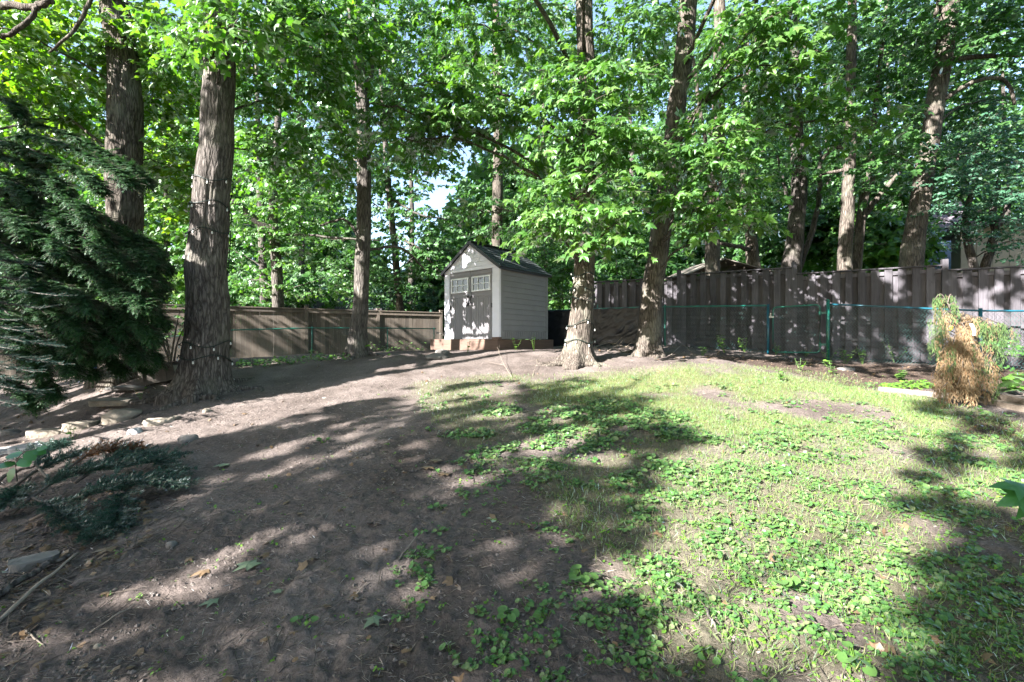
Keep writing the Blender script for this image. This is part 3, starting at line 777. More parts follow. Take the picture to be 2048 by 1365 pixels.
# chain link: fabric of woven wires between rails and posts
def chain_fabric(parent, a, b, za, zb, ha, hb, mat, pitch=0.062, name='chain_mesh', rad=0.003):
    """a, b: ends on plan; za, zb: heights of the foot; ha, hb: of the top"""
    L = np.linalg.norm(b - a); n = int(L / pitch); d = (b - a) / L; nrm = A(d[1], -d[0])
    h = (ha - za); m = max(4, int(h / (pitch / 1.0)))
    S = []; E = []
    for k in range(n):
        for j in range(m):
            s0 = k + (0.0 if j % 2 == 0 else 1.0); s1 = k + (1.0 if j % 2 == 0 else 0.0)
            q = []
            for s, jj in ((s0, j), (s1, j + 1)):
                u = min(1, s / n); zz = (za + (zb - za) * u) * (1 - jj / m) + (ha + (hb - ha) * u) * jj / m
                off = 0.004 * (1 if (s == s0) == (j % 2 == 0) else -1)
                q.append(A(*(a + d * u * L + nrm * off), zz))
            S.append(q[0]); E.append(q[1])
    V, Fc = sticks(S, E, rad); return obj(name, V, Fc, mat, parent, kind='stuff')
def pipe(name, parent, pts, r, mat, seg=10):
    V, Fc = tube(pts, r, seg); return obj(name, V, Fc, mat, parent, smooth=True)

GV, TV, MV = M['green_vinyl'], M['teal_vinyl'], M['mesh_vinyl']
def cl(px): return fence_pt(px, 15.1)
cf = thing('chain_link_fence', 'green chain link fence running from behind the shed to the gate post', 'fence', (*cl(1400), G(*cl(1400))))
p0, p1, p2 = cl(1090), cl(1330), cl(1533)
zr = lambda px, py: P(px, py, cl(px)[1])[2]
railz = {1090: zr(1090, 622), 1195: zr(1195, 618), 1330: zr(1330, 614), 1533: zr(1533, 611.5)}
pipe('top_rail', cf, [A(*cl(k), z) for k, z in railz.items()], .021, GV)
chain_fabric(cf, cl(1330), p2, G(*cl(1330)) + .03, G(*p2) + .03, railz[1330] - .01, railz[1533] - .01, MV)
chain_fabric(cf, p0, cl(1330), G(*p0) + .03, G(*cl(1330)) + .03, railz[1090] - .01, railz[1330] - .01, MV)
for px, mt, nm in ((1195, GV, 'post'), (1330, GV, 'post'), (1536, TV, 'post')):
    q = cl(px); pipe(nm, cf, [A(*q, G(*q) - .2), A(*q, zr(px, 611) + .02)], .03 if px > 1400 else .02, mt)
g_ = thing('chain_link_gate', 'small green chain link garden gate standing in front of the dark board fence', 'gate', (*cl(1595), G(*cl(1595))))
ga, gb = cl(1546), cl(1640); zb = max(G(*ga), G(*gb)) + .06
zt1, zt2 = zr(1546, 615), zr(1640, 610)
def rounded(pa, pb, z0, z1a, z1b, r=.09):
    d = (pb - pa) / np.linalg.norm(pb - pa); out = []
    cs = [(pa, z0, 1, 1), (pb, z0, -1, 1), (pb, z1b, -1, -1), (pa, z1a, 1, -1)]
    for i, (p, z, sx, sz) in enumerate(cs):
        cx = p + d * sx * r; cz = z + sz * r
        a0 = [PI, 1.5 * PI, 0, .5 * PI][i]
        for t in np.linspace(a0, a0 + PI / 2, 6):
            out.append(A(*(cx + d * math.cos(t) * r), cz + math.sin(t) * r))
    out.append(out[0]); return out
pipe('gate_frame', g_, rounded(ga, gb, zb, zt1, zt2), .021, GV)
chain_fabric(g_, ga + FD * .03, gb - FD * .03, zb, zb, zt1 - .02, zt2 - .02, MV)
for z in (zb + .2, zt2 - .2):
    q = (cl(1640) + cl(1656)) / 2; mb = MB(); mb.box(A(*q, z), (.16, .03, .05), FA); Vt, Ft = tube([A(*cl(1640), z - .05), A(*cl(1640), z + .05)], .03, 10); mb.add(Vt, Ft); mb.build('hinge', GV, g_)
q = (cl(1536) + cl(1546)) / 2; mb = MB(); mb.box(A(*q, zt1 - .25), (.15, .04, .04), FA); mb.box(A(*(q + FN * .03), zt1 - .2), (.03, .03, .12), FA); mb.build('latch', M['wire_grey'], g_)
cf2 = thing('chain_link_fence', 'teal railed chain link fence from the thick green gate post to the right edge', 'fence', (*cl(1850), G(*cl(1850))))
q = cl(1656); pipe('post', cf2, [A(*q, G(*q) - .2), A(*q, zr(1656, 603))], .036, GV, 14)
V, Fc = tube([A(*q, zr(1656, 603)), A(*q, zr(1656, 600)), A(*q, zr(1656, 599))], [.04, .032, .008], 12); obj('post_cap', V, Fc, GV, cf2, smooth=True)
e = posts[-1] + FN * .6 - FD * .3
ze = zr(1960, 620) - .11
pipe('top_rail', cf2, [A(*cl(1658), zr(1658, 609)), A(*cl(1800), zr(1800, 615)), A(*cl(1960), zr(1960, 622)), A(*e, ze)], .021, TV)
q = cl(1961); pipe('post', cf2, [A(*q, G(*q) - .2), A(*q, zr(1961, 617))], .033, M['teal_vinyl'], 12)
chain_fabric(cf2, cl(1659), cl(1961), G(*cl(1659)) + .03, G(*cl(1961)) + .03, zr(1659, 610), zr(1961, 623), MV)
chain_fabric(cf2, cl(1961), e, G(*cl(1961)) + .03, G(*e) + .03, zr(1961, 623), ze - .01, MV)

cfl = thing('chain_link_fence', 'low green chain link fence in front of the tan wooden fence', 'fence', (*(lf0 + LN * .7), G(*(lf0 + LN * .7))))
def lcl(px):
    r = (px - 1024) / F; o = lf0 + LN * .7; k = (r * o[1] - o[0]) / (ldir[0] - r * ldir[1]); return o + ldir * k
zl = lambda px, py: P(px, py, lcl(px)[1])[2]
pl = [(330, 675), (446, 661), (620, 656.5), (760, 656.5), (872, 658)]
pipe('top_rail', cfl, [A(*lcl(a), zl(a, b)) for a, b in pl], .020, GV)
for i in range(len(pl) - 1):
    a, b = pl[i], pl[i + 1]
    chain_fabric(cfl, lcl(a[0]), lcl(b[0]), G(*lcl(a[0])) + .02, G(*lcl(b[0])) + .02, zl(*a) - .01, zl(*b) - .01, MV)
for px, py, mt in ((444, 657, TV), (624, 656, GV), (775, 657, GV), (868, 657, GV)):
    q = lcl(px); pipe('post', cfl, [A(*q, G(*q) - .2), A(*q, zl(px, py) + .03)], .028 if px == 444 else .02, mt)

# black plastic sheet hung on the chain link beside the shed
def tarp():
    a, b = cl(1093) + FN * .035, cl(1281) + FN * .035; n, m = 120, 40
    u = np.linspace(0, 1, n)[None]; v = np.linspace(0, 1, m)[:, None]
    base = a[None, None] + (b - a)[None, None] * u[..., None] * np.ones((m, 1, 1))
    zt = np.interp(np.linspace(1093, 1281, n), list(railz), list(railz.values()))[None] + .01
    zb = np.array([G(*p) for p in base[0]])[None] + .05
    sag = .03 * np.sin(u * PI * 7) ** 2
    Z = (zt - sag * 1.0) * v + zb * (1 - v)
    wr = .03 * (fbm(u * 7 + v * 2, v * 2.5, 0, 5, 2) - .5) + .022 * np.abs(fbm(u * 22 - v * 9, v * 6 + u * 5, 2, 8, 2) - .5) * 2
    Pn = base + FN[None, None] * (wr + .02)[..., None]
    V = np.concatenate([Pn, Z[..., None] * np.ones((m, n, 1))], -1).reshape(-1, 3)
    i = np.arange(m - 1)[:, None] * n; j = np.arange(n - 1)[None]
    Fq = np.stack([i + j, i + j + 1, i + n + j + 1, i + n + j], -1).reshape(-1, 4)
    o = obj('plastic_sheet', V, [Fq], M['tarp'], smooth=True); tag(o, 'wrinkled black plastic sheet hung on the chain link fence right of the shed', 'plastic sheet')
    sm = o.modifiers.new('thick', 'SOLIDIFY'); sm.thickness = .004
tarp()

# ------------------------------------------------------------------ the shed and its platform
SA = math.radians(-40); SR = A(-.289, 11.7); SW, SDp, SH, SP = 2.12, 2.08, 1.85, 2.62
su, sv = A(math.cos(SA), math.sin(SA)), A(-math.sin(SA), math.cos(SA))
SO = SR - su * SW; ZF = 1.652
pf = thing('shed_platform', 'reddish timber platform frame under the grey shed', 'platform', (*SO, ZF - .30), rotz=SA)
PW = M['platform']
pbox('board', pf, (SW / 2 - .255, -.10, .147), (SW + .51, .04, .30), PW)
pbox('board', pf, (SW - .02, 1.14, .142), (.04, 2.44, .29), PW)
pbox('board', pf, (-.49, 1.14, .142), (.04, 2.44, .29), PW)
pbox('board', pf, (SW / 2 - .255, 2.38, .142), (SW + .43, .04, .29), PW)
for k in range(17): pbox('deck_board', pf, (SW / 2 - .255, -.04 + .14 * k + .04, .275), (SW + .42, .134, .03), M['old_wood'])
st = tag(pbox('wood_block', None, A(*(SO + su * (SW - .06) - sv * .09), ZF + .026), (.26, .09, .05), PW, SA), 'short reddish board end lying at the right front corner of the platform', 'wood block')

sh = thing('garden_shed', 'grey plastic garden shed with double doors, small windows and black shingle roof', 'shed', (*SO, ZF), rotz=SA)
LT, TP, DR, SHN = M['shed_light'], M['shed_taupe'], M['shed_door'], M['shingle']
pbox('floor', sh, (SW / 2, SDp / 2, .02), (SW - .04, SDp - .04, .036), TP)
# side and back walls: lapped siding boards
nl = 11; base_h = .20
for side in (0, 1, 2):
    L = SDp - .16 if side < 2 else SW - .16
    c = {0: (SW - .03, SDp / 2), 1: (.03, SDp / 2), 2: (SW / 2, SDp - .03)}[side]
    size = (lambda z, t: (t, L, z)) if side < 2 else (lambda z, t: (L, t, z))
    pbox('wall_panel', sh, (c[0], c[1], SH / 2 + .02), size(SH - .05, .03), TP)
    lh = (SH - base_h - .06) / nl; so = {0: (1, 0), 1: (-1, 0), 2: (0, 1)}[side]
    for k in range(nl):
        z = base_h + .02 + lh * (k + .5); tl = math.atan2(.012, lh) * 1.0
        rot = (0, -so[0] * tl, 0) if side < 2 else (tl, 0, 0)
        pbox('siding_board', sh, (c[0] + so[0] * .02, c[1] + so[1] * .02, z), size(lh - .004, .012), TP, rot=rot)
    if side == 0:
        for k in range(24): pbox('skirt_slat', sh, (c[0] + .018, .1 + L / 24 * (k + .5), base_h / 2 + .015), (.012, L / 24 - .012, base_h - .03), TP)
    else: pbox('skirt', sh, (c[0] + so[0] * .018, c[1] + so[1] * .018, base_h / 2 + .01), size(base_h - .02, .012), TP)
for x, y in ((SW - .035, .05), (.035, .05), (SW - .035, SDp - .05), (.035, SDp - .05)):
    pbox('corner_post', sh, (x, y, SH / 2), (.085, .085, SH), TP)
# front: pale panels either side of the doors
PWL, PWR = .23, .27
for x0, w in ((0, PWL), (SW - PWR, PWR)):
    pbox('front_panel', sh, (x0 + w / 2, -.005, SH / 2), (w, .05, SH), LT)
    nb = 11
    for k in range(nb): pbox('siding_board', sh, (x0 + w / 2, -.036, .02 + (SH - .04) / nb * (k + .5)), (w - .03, .012, (SH - .04) / nb - .007), LT, rot=(math.radians(-2.0), 0, 0))
# gable
def prism(poly, y0, y1):
    n = len(poly); V = [(x, y0, z) for x, z in poly] + [(x, y1, z) for x, z in poly]
    return V, [np.array([list(range(n))]), np.array([list(range(2 * n - 1, n - 1, -1))]), np.array([[i, n + i, n + (i + 1) % n, (i + 1) % n] for i in range(n)])]
V, Fc = prism([(-.01, SH), (SW + .01, SH), (SW / 2, SP - .04)], -.03, .02); obj('gable', V, Fc, LT, sh, local=True)
V, Fc = prism([(0.01, SH), (SW - .01, SH), (SW / 2, SP - .04)], SDp - .02, SDp + .02); obj('gable', V, Fc, TP, sh, local=True)
slope = (SP - .04 - SH) / (SW / 2)
gh = .118
for k in range(5):
    z0, z1 = SH + .10 + gh * k, SH + .10 + gh * (k + 1) - .008
    xa, xb = (z0 - SH) / slope + .10, (z1 - SH) / slope + .10
    if SW - 2 * xb < .05: break
    # each course is cut in boards with joints
    cuts = sorted([xa] + [xa + (SW - 2 * xa) * f for f in ([.4, .78] if k % 2 else [.22, .62])] + [SW - xa])
    for i in range(len(cuts) - 1):
        l0, l1 = cuts[i], cuts[i + 1] - .006
        t0 = max(l0, xb) if i == 0 else l0; t1 = min(l1, SW - xb) if i == len(cuts) - 2 else l1
        if t1 - t0 < .02: continue
        V, Fc = prism([(l0, z0), (l1, z0), (t1, z1), (t0, z1)], -.048, -.03); obj('siding_board', V, Fc, LT, sh, local=True)
pbox('fascia', sh, (SW / 2, -.04, SH + .045), (SW - .02, .022, .08), LT)
for s in (0, 1):
    xs = [0.02, SW / 2, SW / 2, .02 + .09] if s == 0 else [SW - .02, SW / 2, SW / 2, SW - .11]
    V, Fc = prism([(xs[0], SH + .01), (xs[3], SH + .01), (xs[1], SP - .125), (xs[1], SP - .05)] if s == 0 else [(xs[3], SH + .01), (xs[0], SH + .01), (xs[1], SP - .05), (xs[1], SP - .125)], -.056, -.028); obj('gable_trim', V, Fc, LT, sh, local=True)
# roof: two slopes of single shingles
ov, ol = .10, .07
run = SW / 2 + ol; rise = slope * run; sl = math.hypot(run, rise); ang = math.atan2(rise, run)
for s in (0, 1):
    sg = 1 if s == 0 else -1       # s 0: left slope
    xm = SW / 2 - sg * run / 2; zm = SP - rise / 2 + .0
    pbox('roof_panel', sh, (xm, SDp / 2, zm - .012), (sl, SDp + 2 * ov, .03), M['black'], rot=(0, -sg * ang, 0))
    pbox('rake_trim', sh, (xm, -ov - .012, zm - .01), (sl + .02, .03, .075), M['black'], rot=(0, -sg * ang, 0))
    pbox('eave_trim', sh, (SW / 2 - sg * (run - .01), SDp / 2, SP - rise - .02), (.03, SDp + 2 * ov, .05), M['black'])
    rows, cols = 9, 10; rl = sl / rows; cw = (SDp + 2 * ov) / cols
    for r_ in range(rows):
        for c_ in range(cols + (r_ % 2)):
            d = rl * (r_ + .5); y = -ov + cw * (c_ + .5 - (.5 if r_ % 2 else 0)); w = cw
            if c_ == 0 and r_ % 2: y += cw / 4; w = cw / 2
            if c_ == cols and r_ % 2: y -= cw / 4; w = cw / 2
            # the tab's lower edge stands proud
            hx = SW / 2 - sg * d * math.cos(ang); hz = SP - d * math.sin(ang)
            lift = .012 + .004 * random.random()
            pbox('shingle', sh, (hx - sg * -math.sin(ang) * 0 - sg * math.sin(ang) * lift, y, hz + math.cos(ang) * lift), (rl + .02, w - .009, .012), SHN, rot=(0, -sg * (ang - .07), 0))
for c_ in range(9): pbox('ridge_cap', sh, (SW / 2, -ov + (SDp + 2 * ov) / 9 * (c_ + .5), SP + .02), (.20, (SDp + 2 * ov) / 9 - .006, .025), SHN)
# doors
dw = (SW - PWL - PWR) / 2; DH = SH - .03
for s in (0, 1):
    x0 = PWL + dw * s
    d = pbox('door', None, (0, 0, 0), (1, 1, 1), DR); bpy.data.objects.remove(d)
    V, Fc = box((x0 + dw / 2, .0, DH / 2 + .02), (dw - .014, .04, DH)); d = obj('door', V, Fc, DR, sh, local=True)
    npl = 8; pw = (dw - .10) / npl
    for k in range(npl): pbox('plank', d, (x0 + .05 + pw * (k + .5), -.024, .06 + 1.08 / 2), (pw - .010, .012, 1.08), DR)
    pbox('rail', d, (x0 + dw / 2, -.026, .03), (dw - .03, .018, .05), DR); pbox('rail', d, (x0 + dw / 2, -.026, 1.18), (dw - .03, .018, .07), DR)
    pbox('rail', d, (x0 + dw / 2, -.026, DH - .04), (dw - .03, .018, .10), DR)
    for e in (0.025, dw - .025): pbox('stile', d, (x0 + e, -.025, DH / 2 + .02), (.035, .016, DH - .02), DR)
    wx0, wx1, wz0, wz1 = x0 + .085, x0 + dw - .085, 1.30, 1.665
    mb = MB()
    for c, dd in (((wx0 + wx1) / 2, 0), ((wx0 + wx1) / 2, 1)): mb.box((c, -.034, wz0 if dd == 0 else wz1), (wx1 - wx0 + .05, .03, .038))
    for xx in (wx0, wx1): mb.box((xx, -.035, (wz0 + wz1) / 2), (.038, .03, wz1 - wz0 - .038))
    for f in (1, 2): mb.box((wx0 + (wx1 - wx0) * f / 3, -.0335, (wz0 + wz1) / 2), (.016, .022, wz1 - wz0 - .038))
    mb.box(((wx0 + wx1) / 2, -.033, (wz0 + wz1) / 2), (wx1 - wx0 - .038, .02, .016))
    mb.build('window_frame', M['white_trim'], d, local=True)
    for r_ in range(2):
        for c_ in range(3):
            pbox('pane', d, (wx0 + (wx1 - wx0) * (c_ + .5) / 3, -.0235, wz0 + (wz1 - wz0) * (r_ + .5) / 2), ((wx1 - wx0) / 3 - .004, .006, (wz1 - wz0) / 2 - .004), M['glass'])
    hx = x0 + (dw - .075 if s == 0 else .075)
    mb = MB(); mb.box((hx, -.04, .96), (.035, .02, .06)); mb.box((hx, -.04, 1.16), (.03, .02, .05))
    Vt, Ft = tube(spline([(hx, -.04, .95), (hx, -.09, .98), (hx, -.095, 1.06), (hx, -.08, 1.13), (hx, -.04, 1.17)], 14), .014, 8); mb.add(Vt, Ft)
    Vt, Ft = tube([(hx, -.055, .90), (hx, -.055, .94)], .02, 8); mb.add(Vt, Ft); mb.build('handle', M['black'], d, local=True)
    for z in (.88,):
        pbox('hinge', d, (x0 + (.006 if s == 0 else dw - .006), -.04, z), (.024, .03, .11), M['black'])

# planks leaning on the fence left of the shed
pk = SO - su * .16 + sv * .25
for k, (dx, ln, tl, lab) in enumerate([(0, .44, .16, 'pale cut plank leaning upright against the left wall of the shed'), (-.05, .2, -.5, 'dark plank lying across the foot of the pale plank left of the shed')]):
    c = A(*(pk - su * (.02 - dx)), ZF + ln / 2 + (.02 if k == 0 else 0))
    tag(pbox('plank', None, c if k == 0 else A(*(pk - su * .1 - sv * .16), ZF + .16), (.17, .035, ln) if k == 0 else (.42, .05, .06), M['timber'] if k == 0 else M['old_wood'], rot=(0, tl if k == 0 else .15, SA)), lab, 'plank')

# ------------------------------------------------------------------ what stands in the sun
for q, r, p in [((880, 210, 9.3), .95, .97), (
    (1190, 210, 8.6), 1.0, .97), ((1170, 420, 8.6), .9, .97), ((1420, 350, 9), .9, .95), ((1540, 90, 8.5), .9, .95), ((130, 170, 9.5), 2.2, .97), ((330, 250, 10), 1.4, .95),
    ((1160, 600, 10), .45, .75), ((1150, 700, 10), .4, .9), ((235, 200, 9.3), .9, .97), ((250, 400, 9.3), .6, .95), ((722, 250, 11), .5, .85), ((722, 480, 11), .5, .8), ((950, 560, 12.2), 1.1, .64), ((1130, 500, 17), 1.2, .85), ((560, 330, 16), 1.5, .6), ((430, 120, 8), .5, .6)]:
    CLEAR.append((P(*q), r, p))

# ------------------------------------------------------------------ the maples of the yard
UP = lambda x, y, z, r, n, **k: (0, 0, 0, r, r * .8, r, n, dict(world=(x, y, z), leaf=.26, tpl=LEAF_FAR, **k))  # unseen upper crown masses, many added to shade yard, fence and woods
tree('A', 'maple_tree', 'stout grey maple wound with string lights standing left on the dirt slope', [(398, 785, 8, 100), (410, 700, 8, 86), (416, 600, 8, 82), (420, 450, 8, 75), (433, 300, 8, 70), (440, 100, 8, 62), (448, 0, 8, 60)],
     leaf='maple', bark_='bark_grey', seg=84, step=.05, amp=.024, flare=.5, lobes=5, seed=3, top=6.0,
     blobs=[(540, 80, 8.2, 130, 110, 1.0, 1900), (465, 60, 6.9, 70, 60, .4, 300), (600, 230, 9.5, 90, 120, .9, 1100), (520, 300, 9.6, 70, 60, .6, 380), (360, 60, 8.3, 50, 70, .5, 420), (650, 40, 8.5, 90, 70, .8, 800),
            UP(-4.0, 6.8, 10.5, 3.2, 2600), UP(-2.5, 8.5, 10.5, 2.8, 2000)])
tree('B', 'maple_tree', 'thick shaggy barked maple with sunlit left side rising behind the hemlock boughs', [(266, 760, 9.3, 100), (264, 700, 9.3, 74), (250, 560, 9.3, 66), (247, 400, 9.3, 66), (252, 250, 9.3, 64), (246, 110, 9.3, 58), (226, 0, 9.3, 54)],
     leaf='maple_yellow', bark_='bark_brown', seg=76, step=.055, amp=.032, flare=.5, lobes=4, seed=8, top=6.0,
     blobs=[(110, 110, 9.8, 150, 120, 1.3, 3000), (40, 250, 10.5, 120, 90, 1.2, 1700), (150, 270, 10.5, 90, 60, 1.0, 1000), (330, 120, 10, 70, 130, 1.0, 1500), (335, 330, 10.3, 60, 90, .8, 900), (180, 30, 9, 120, 60, .8, 900), (20, 60, 8.5, 80, 90, .6, 700),
            UP(-8.5, 8.5, 11.8, 3.2, 2000)],
     forks=[[(0, 8, 7.2, 15), (60, 14, 7, 13), (105, 0, 6.8, 12)], [(0, 78, 6.9, 8), (50, 50, 6.9, 9), (80, 6, 6.9, 9)], [(100, 105, 7, 4), (160, 45, 7, 7), (190, -20, 7, 9)]])
tree('C', 'maple_tree', 'slender straight maple with a split seam in its trunk left of the shed', [(716, 712, 11, 46), (717, 660, 11, 37), (722, 600, 11, 34), (726, 450, 11, 32), (728, 300, 11, 30), (724, 170, 11, 28), (712, 60, 11, 28), (703, 0, 11, 26)],
     leaf='maple', bark_='bark_grey', seg=52, step=.055, amp=.012, flare=.45, lobes=4, seed=14, top=6.0,
     blobs=[(640, 130, 11.6, 70, 110, 1.0, 1300), (800, 110, 11.2, 90, 100, 1.0, 1200), (665, 310, 11.8, 60, 80, .9, 700), (800, 290, 12, 60, 70, .7, 600), (760, 20, 11, 130, 50, 1, 900),
            UP(-3.5, 10.5, 11.5, 3.0, 1500)],
     forks=[[(728, 190, 11, 12), (742, 150, 11, 10), (752, 80, 11, 8), (748, 20, 11, 9), (738, -40, 11, 8)], [(728, 110, 11, 3), (705, 140, 10.9, 3), (690, 120, 10.8, 2)], [(722, 480, 11, 7), (690, 440, 11.2, 5), (640, 452, 11.4, 4)], [(740, 500, 11.2, 6), (800, 495, 11.6, 5), (850, 540, 12, 3)]])
tree('E', 'maple_tree', 'maple with strings of lights and flared roots in the middle right of the shed', [(1157, 726, 10, 66), (1158, 690, 10, 56), (1164, 600, 10, 50), (1168, 500, 10, 47), (1172, 380, 10, 44), (1174, 250, 10, 41), (1172, 100, 10, 38), (1170, 0, 10, 37)],
     leaf='maple', bark_='bark_brown', seg=76, step=.05, amp=.014, flare=.85, lobes=6, seed=21, top=6.0, thin=.66, tpl=LEAF_MAPLE, lsize=.20,
     blobs=[(890, 170, 9.3, 110, 60, .6, 900), (815, 225, 9.3, 70, 50, .5, 420), (950, 230, 9.4, 80, 50, .5, 520), (960, 55, 9.6, 90, 50, .6, 650), (870, 280, 9.5, 60, 40, .4, 260),
            (1200, 160, 8.7, 110, 42, .5, 620), (1170, 250, 8.6, 85, 60, .6, 700), (1060, 210, 9.2, 80, 90, .6, 600), (1255, 290, 8.8, 70, 45, .4, 360),
            (1160, 410, 8.6, 105, 45, .5, 640), (1220, 455, 8.5, 70, 32, .35, 260), (1100, 460, 8.7, 45, 30, .3, 150), (1050, 350, 9.8, 40, 50, .4, 120), (1010, 420, 10.2, 80, 50, .6, 300),
            (1260, 60, 10.6, 80, 70, .9, 500, dict(limb=False)), (1080, 60, 10.6, 70, 80, .8, 700, dict(limb=False)),
            UP(1.8, 9.8, 11.5, 3.2, 3500), UP(4.5, 11, 12.0, 3.0, 3000), UP(1.2, 5.4, 9.4, 3.0, 7000), UP(-1.5, 4.5, 9.2, 2.8, 5000)])
tree('F', 'maple_tree', 'bare lower trunk leaning right just past the wrinkled black plastic sheet', [(1296, 708, 10.9, 58), (1299, 660, 10.9, 50), (1305, 590, 10.9, 47), (1322, 450, 10.9, 45), (1345, 300, 10.9, 43), (1362, 150, 10.9, 42), (1378, 0, 10.9, 38)],
     leaf='maple', bark_='bark_brown', seg=64, step=.05, amp=.016, flare=.5, lobes=4, seed=27, top=6.0, tpl=LEAF_MAPLE, lsize=.20,
     blobs=[(1420, 285, 9.2, 100, 42, .5, 520), (1420, 380, 9.0, 90, 55, .5, 560), (1455, 440, 9.0, 60, 26, .3, 200), (1350, 400, 9.2, 40, 30, .3, 120),
            (1545, 45, 8.6, 110, 45, .5, 560), (1475, 95, 8.6, 60, 55, .4, 360), (1580, 120, 8.7, 60, 40, .4, 240), (1620, 220, 10, 110, 40, .5, 460), (1700, 240, 10.4, 70, 40, .4, 240), (1500, 190, 9.6, 70, 40, .5, 260),
            (1290, 60, 11.3, 60, 70, .6, 700, dict(limb=False)), UP(6.5, 12, 12, 3.4, 3500), UP(8.5, 10, 12.0, 3.2, 3500), UP(5.0, 6.2, 9.8, 3.2, 7000), UP(8.0, 6.0, 10.0, 3.0, 6000)])
def roots(key, n, r0, L0, mat, a0=0.0):
    path, rr, t = TREES[key]; c = path[0]
    for k in range(n):
        a = a0 + 2 * PI * (k + random.uniform(-.25, .25)) / n; L = L0 * random.uniform(.6, 1.2); u = np.linspace(0, 1, 14)
        ang = a + (fbm(u * 2.5, k * 7.0, 0, 33, 2) - .5) * 1.3; rad = rr[4] * .95 + u * L
        x = c[0] + np.cos(ang) * rad; y = c[1] + np.sin(ang) * rad; z = ground(x, y) + r0 * (.55 - 1.25 * u) + .05 * (1 - u) ** 3
        V, Fc = tube(np.stack([x, y, z], 1), r0 * (1.25 - .85 * u), 9); obj('root', V, Fc, M[mat], t, smooth=True)
roots('A', 7, .065, 1.0, 'bark_grey', .4); roots('E', 7, .05, .8, 'bark_brown', .2); roots('F', 5, .05, .7, 'bark_brown'); roots('C', 5, .04, .6, 'bark_grey')
# ------------------------------------------------------------------ trees behind the board fence
tree('G', 'maple_tree', 'straight maple trunk rising behind the fence beside the lean-to roof', [(1426, 552, 14.6, 34), (1427, 450, 14.6, 31), (1433, 300, 14.6, 29), (1437, 180, 14.6, 27), (1440, 0, 14.6, 24)],
     leaf='maple_far', bark_='bark_brown', seg=40, step=.08, amp=.012, seed=31, top=5, flare=.2,
     blobs=[(1400, 200, 16.2, 150, 130, 1.4, 1900), (1480, 330, 15.4, 90, 90, 1, 900), (1330, 330, 15.2, 70, 100, 1, 800), (1500, 120, 15, 120, 120, 1.2, 1300), UP(7, 14.5, 15, 4.2, 5000)],
     forks=[[(1428, 340, 14.5, 8), (1405, 250, 14.3, 7), (1385, 110, 14.2, 6)]])
tree('H', 'maple_tree', 'shaded trunk close behind the lean-to roof with one bare side limb', [(1506, 532, 18.5, 30), (1500, 470, 18.5, 24), (1490, 380, 18.5, 20), (1492, 200, 18.5, 16)], leaf='maple_far', bark_='bark_brown', seg=28, step=.12, seed=33, lsize=.2, tpl=LEAF_FAR, top=4,
     blobs=[(1500, 300, 19, 110, 110, 1.6, 1700), (1440, 430, 19, 90, 60, 1.2, 1000), (1540, 440, 19.5, 80, 70, 1.2, 1000)], forks=[[(1500, 500, 18.4, 9), (1470, 492, 17.5, 8), (1440, 487, 16.5, 6)]])
tree('I', 'maple_tree', 'big grey flaking trunk behind the middle of the board fence', [(1585, 552, 16, 42), (1590, 470, 16, 34), (1597, 380, 16, 32), (1592, 250, 16, 26), (1588, 60, 16, 22)], leaf='maple_far', bark_='bark_dark', seg=44, step=.08, amp=.03, seed=36, lsize=.17, tpl=LEAF_FAR, top=5, flare=.3,
     blobs=[(1600, 180, 16.8, 110, 130, 1.5, 2000), (1540, 330, 16.6, 80, 80, 1, 700), (1650, 360, 16.6, 70, 80, 1, 600), UP(10, 16, 16, 4.2, 5000)],
     forks=[[(1597, 540, 16.4, 12), (1622, 470, 16.4, 11), (1638, 400, 16.4, 10), (1640, 300, 16.4, 7)], [(1588, 440, 16, 8), (1568, 370, 16, 6), (1555, 310, 16, 4)]])
tree('J', 'maple_tree', 'straight dark trunk behind the fence left of the double stemmed tree', [(1688, 545, 14, 30), (1692, 460, 14, 28), (1698, 330, 14, 24), (1700, 200, 14, 22), (1703, 40, 14, 18)], leaf='maple_far', bark_='bark_brown', seg=40, step=.08, amp=.012, seed=41, top=5,
     blobs=[(1690, 140, 15.8, 120, 120, 1.3, 1600), (1760, 260, 14.8, 80, 80, 1, 800), (1640, 300, 15.4, 70, 60, .9, 500), (1750, 380, 14.6, 70, 50, .8, 420), UP(11.5, 14.5, 15, 4.2, 5000), UP(14, 18, 18, 5.0, 6000), UP(8, 19, 18.5, 5, 6000)],
     forks=[[(1696, 300, 14, 10), (1668, 296, 14.2, 8), (1645, 320, 14.4, 6)], [(1695, 340, 14, 7), (1662, 345, 14.2, 6), (1640, 352, 14.4, 4)]])
tree('K', 'maple_tree', 'slim double stemmed tree forking low behind the fence', [(1712, 548, 14.6, 20), (1722, 440, 14.6, 19), (1738, 340, 14.6, 15), (1752, 200, 14.6, 10), (1768, 60, 14.6, 7)], leaf='maple_far', bark_='bark_brown', seg=28, step=.1, seed=44, top=2,
     blobs=[(1790, 180, 15, 80, 90, 1, 700), (1800, 350, 15, 60, 60, .8, 400)],
     forks=[[(1722, 440, 14.6, 12), (1760, 390, 14.6, 10), (1800, 345, 14.6, 7)], [(1726, 400, 14.6, 10), (1760, 340, 14.6, 8), (1775, 325, 14.6, 5)], [(1720, 460, 14.6, 8), (1734, 390, 14.6, 7), (1738, 330, 14.6, 6)]])
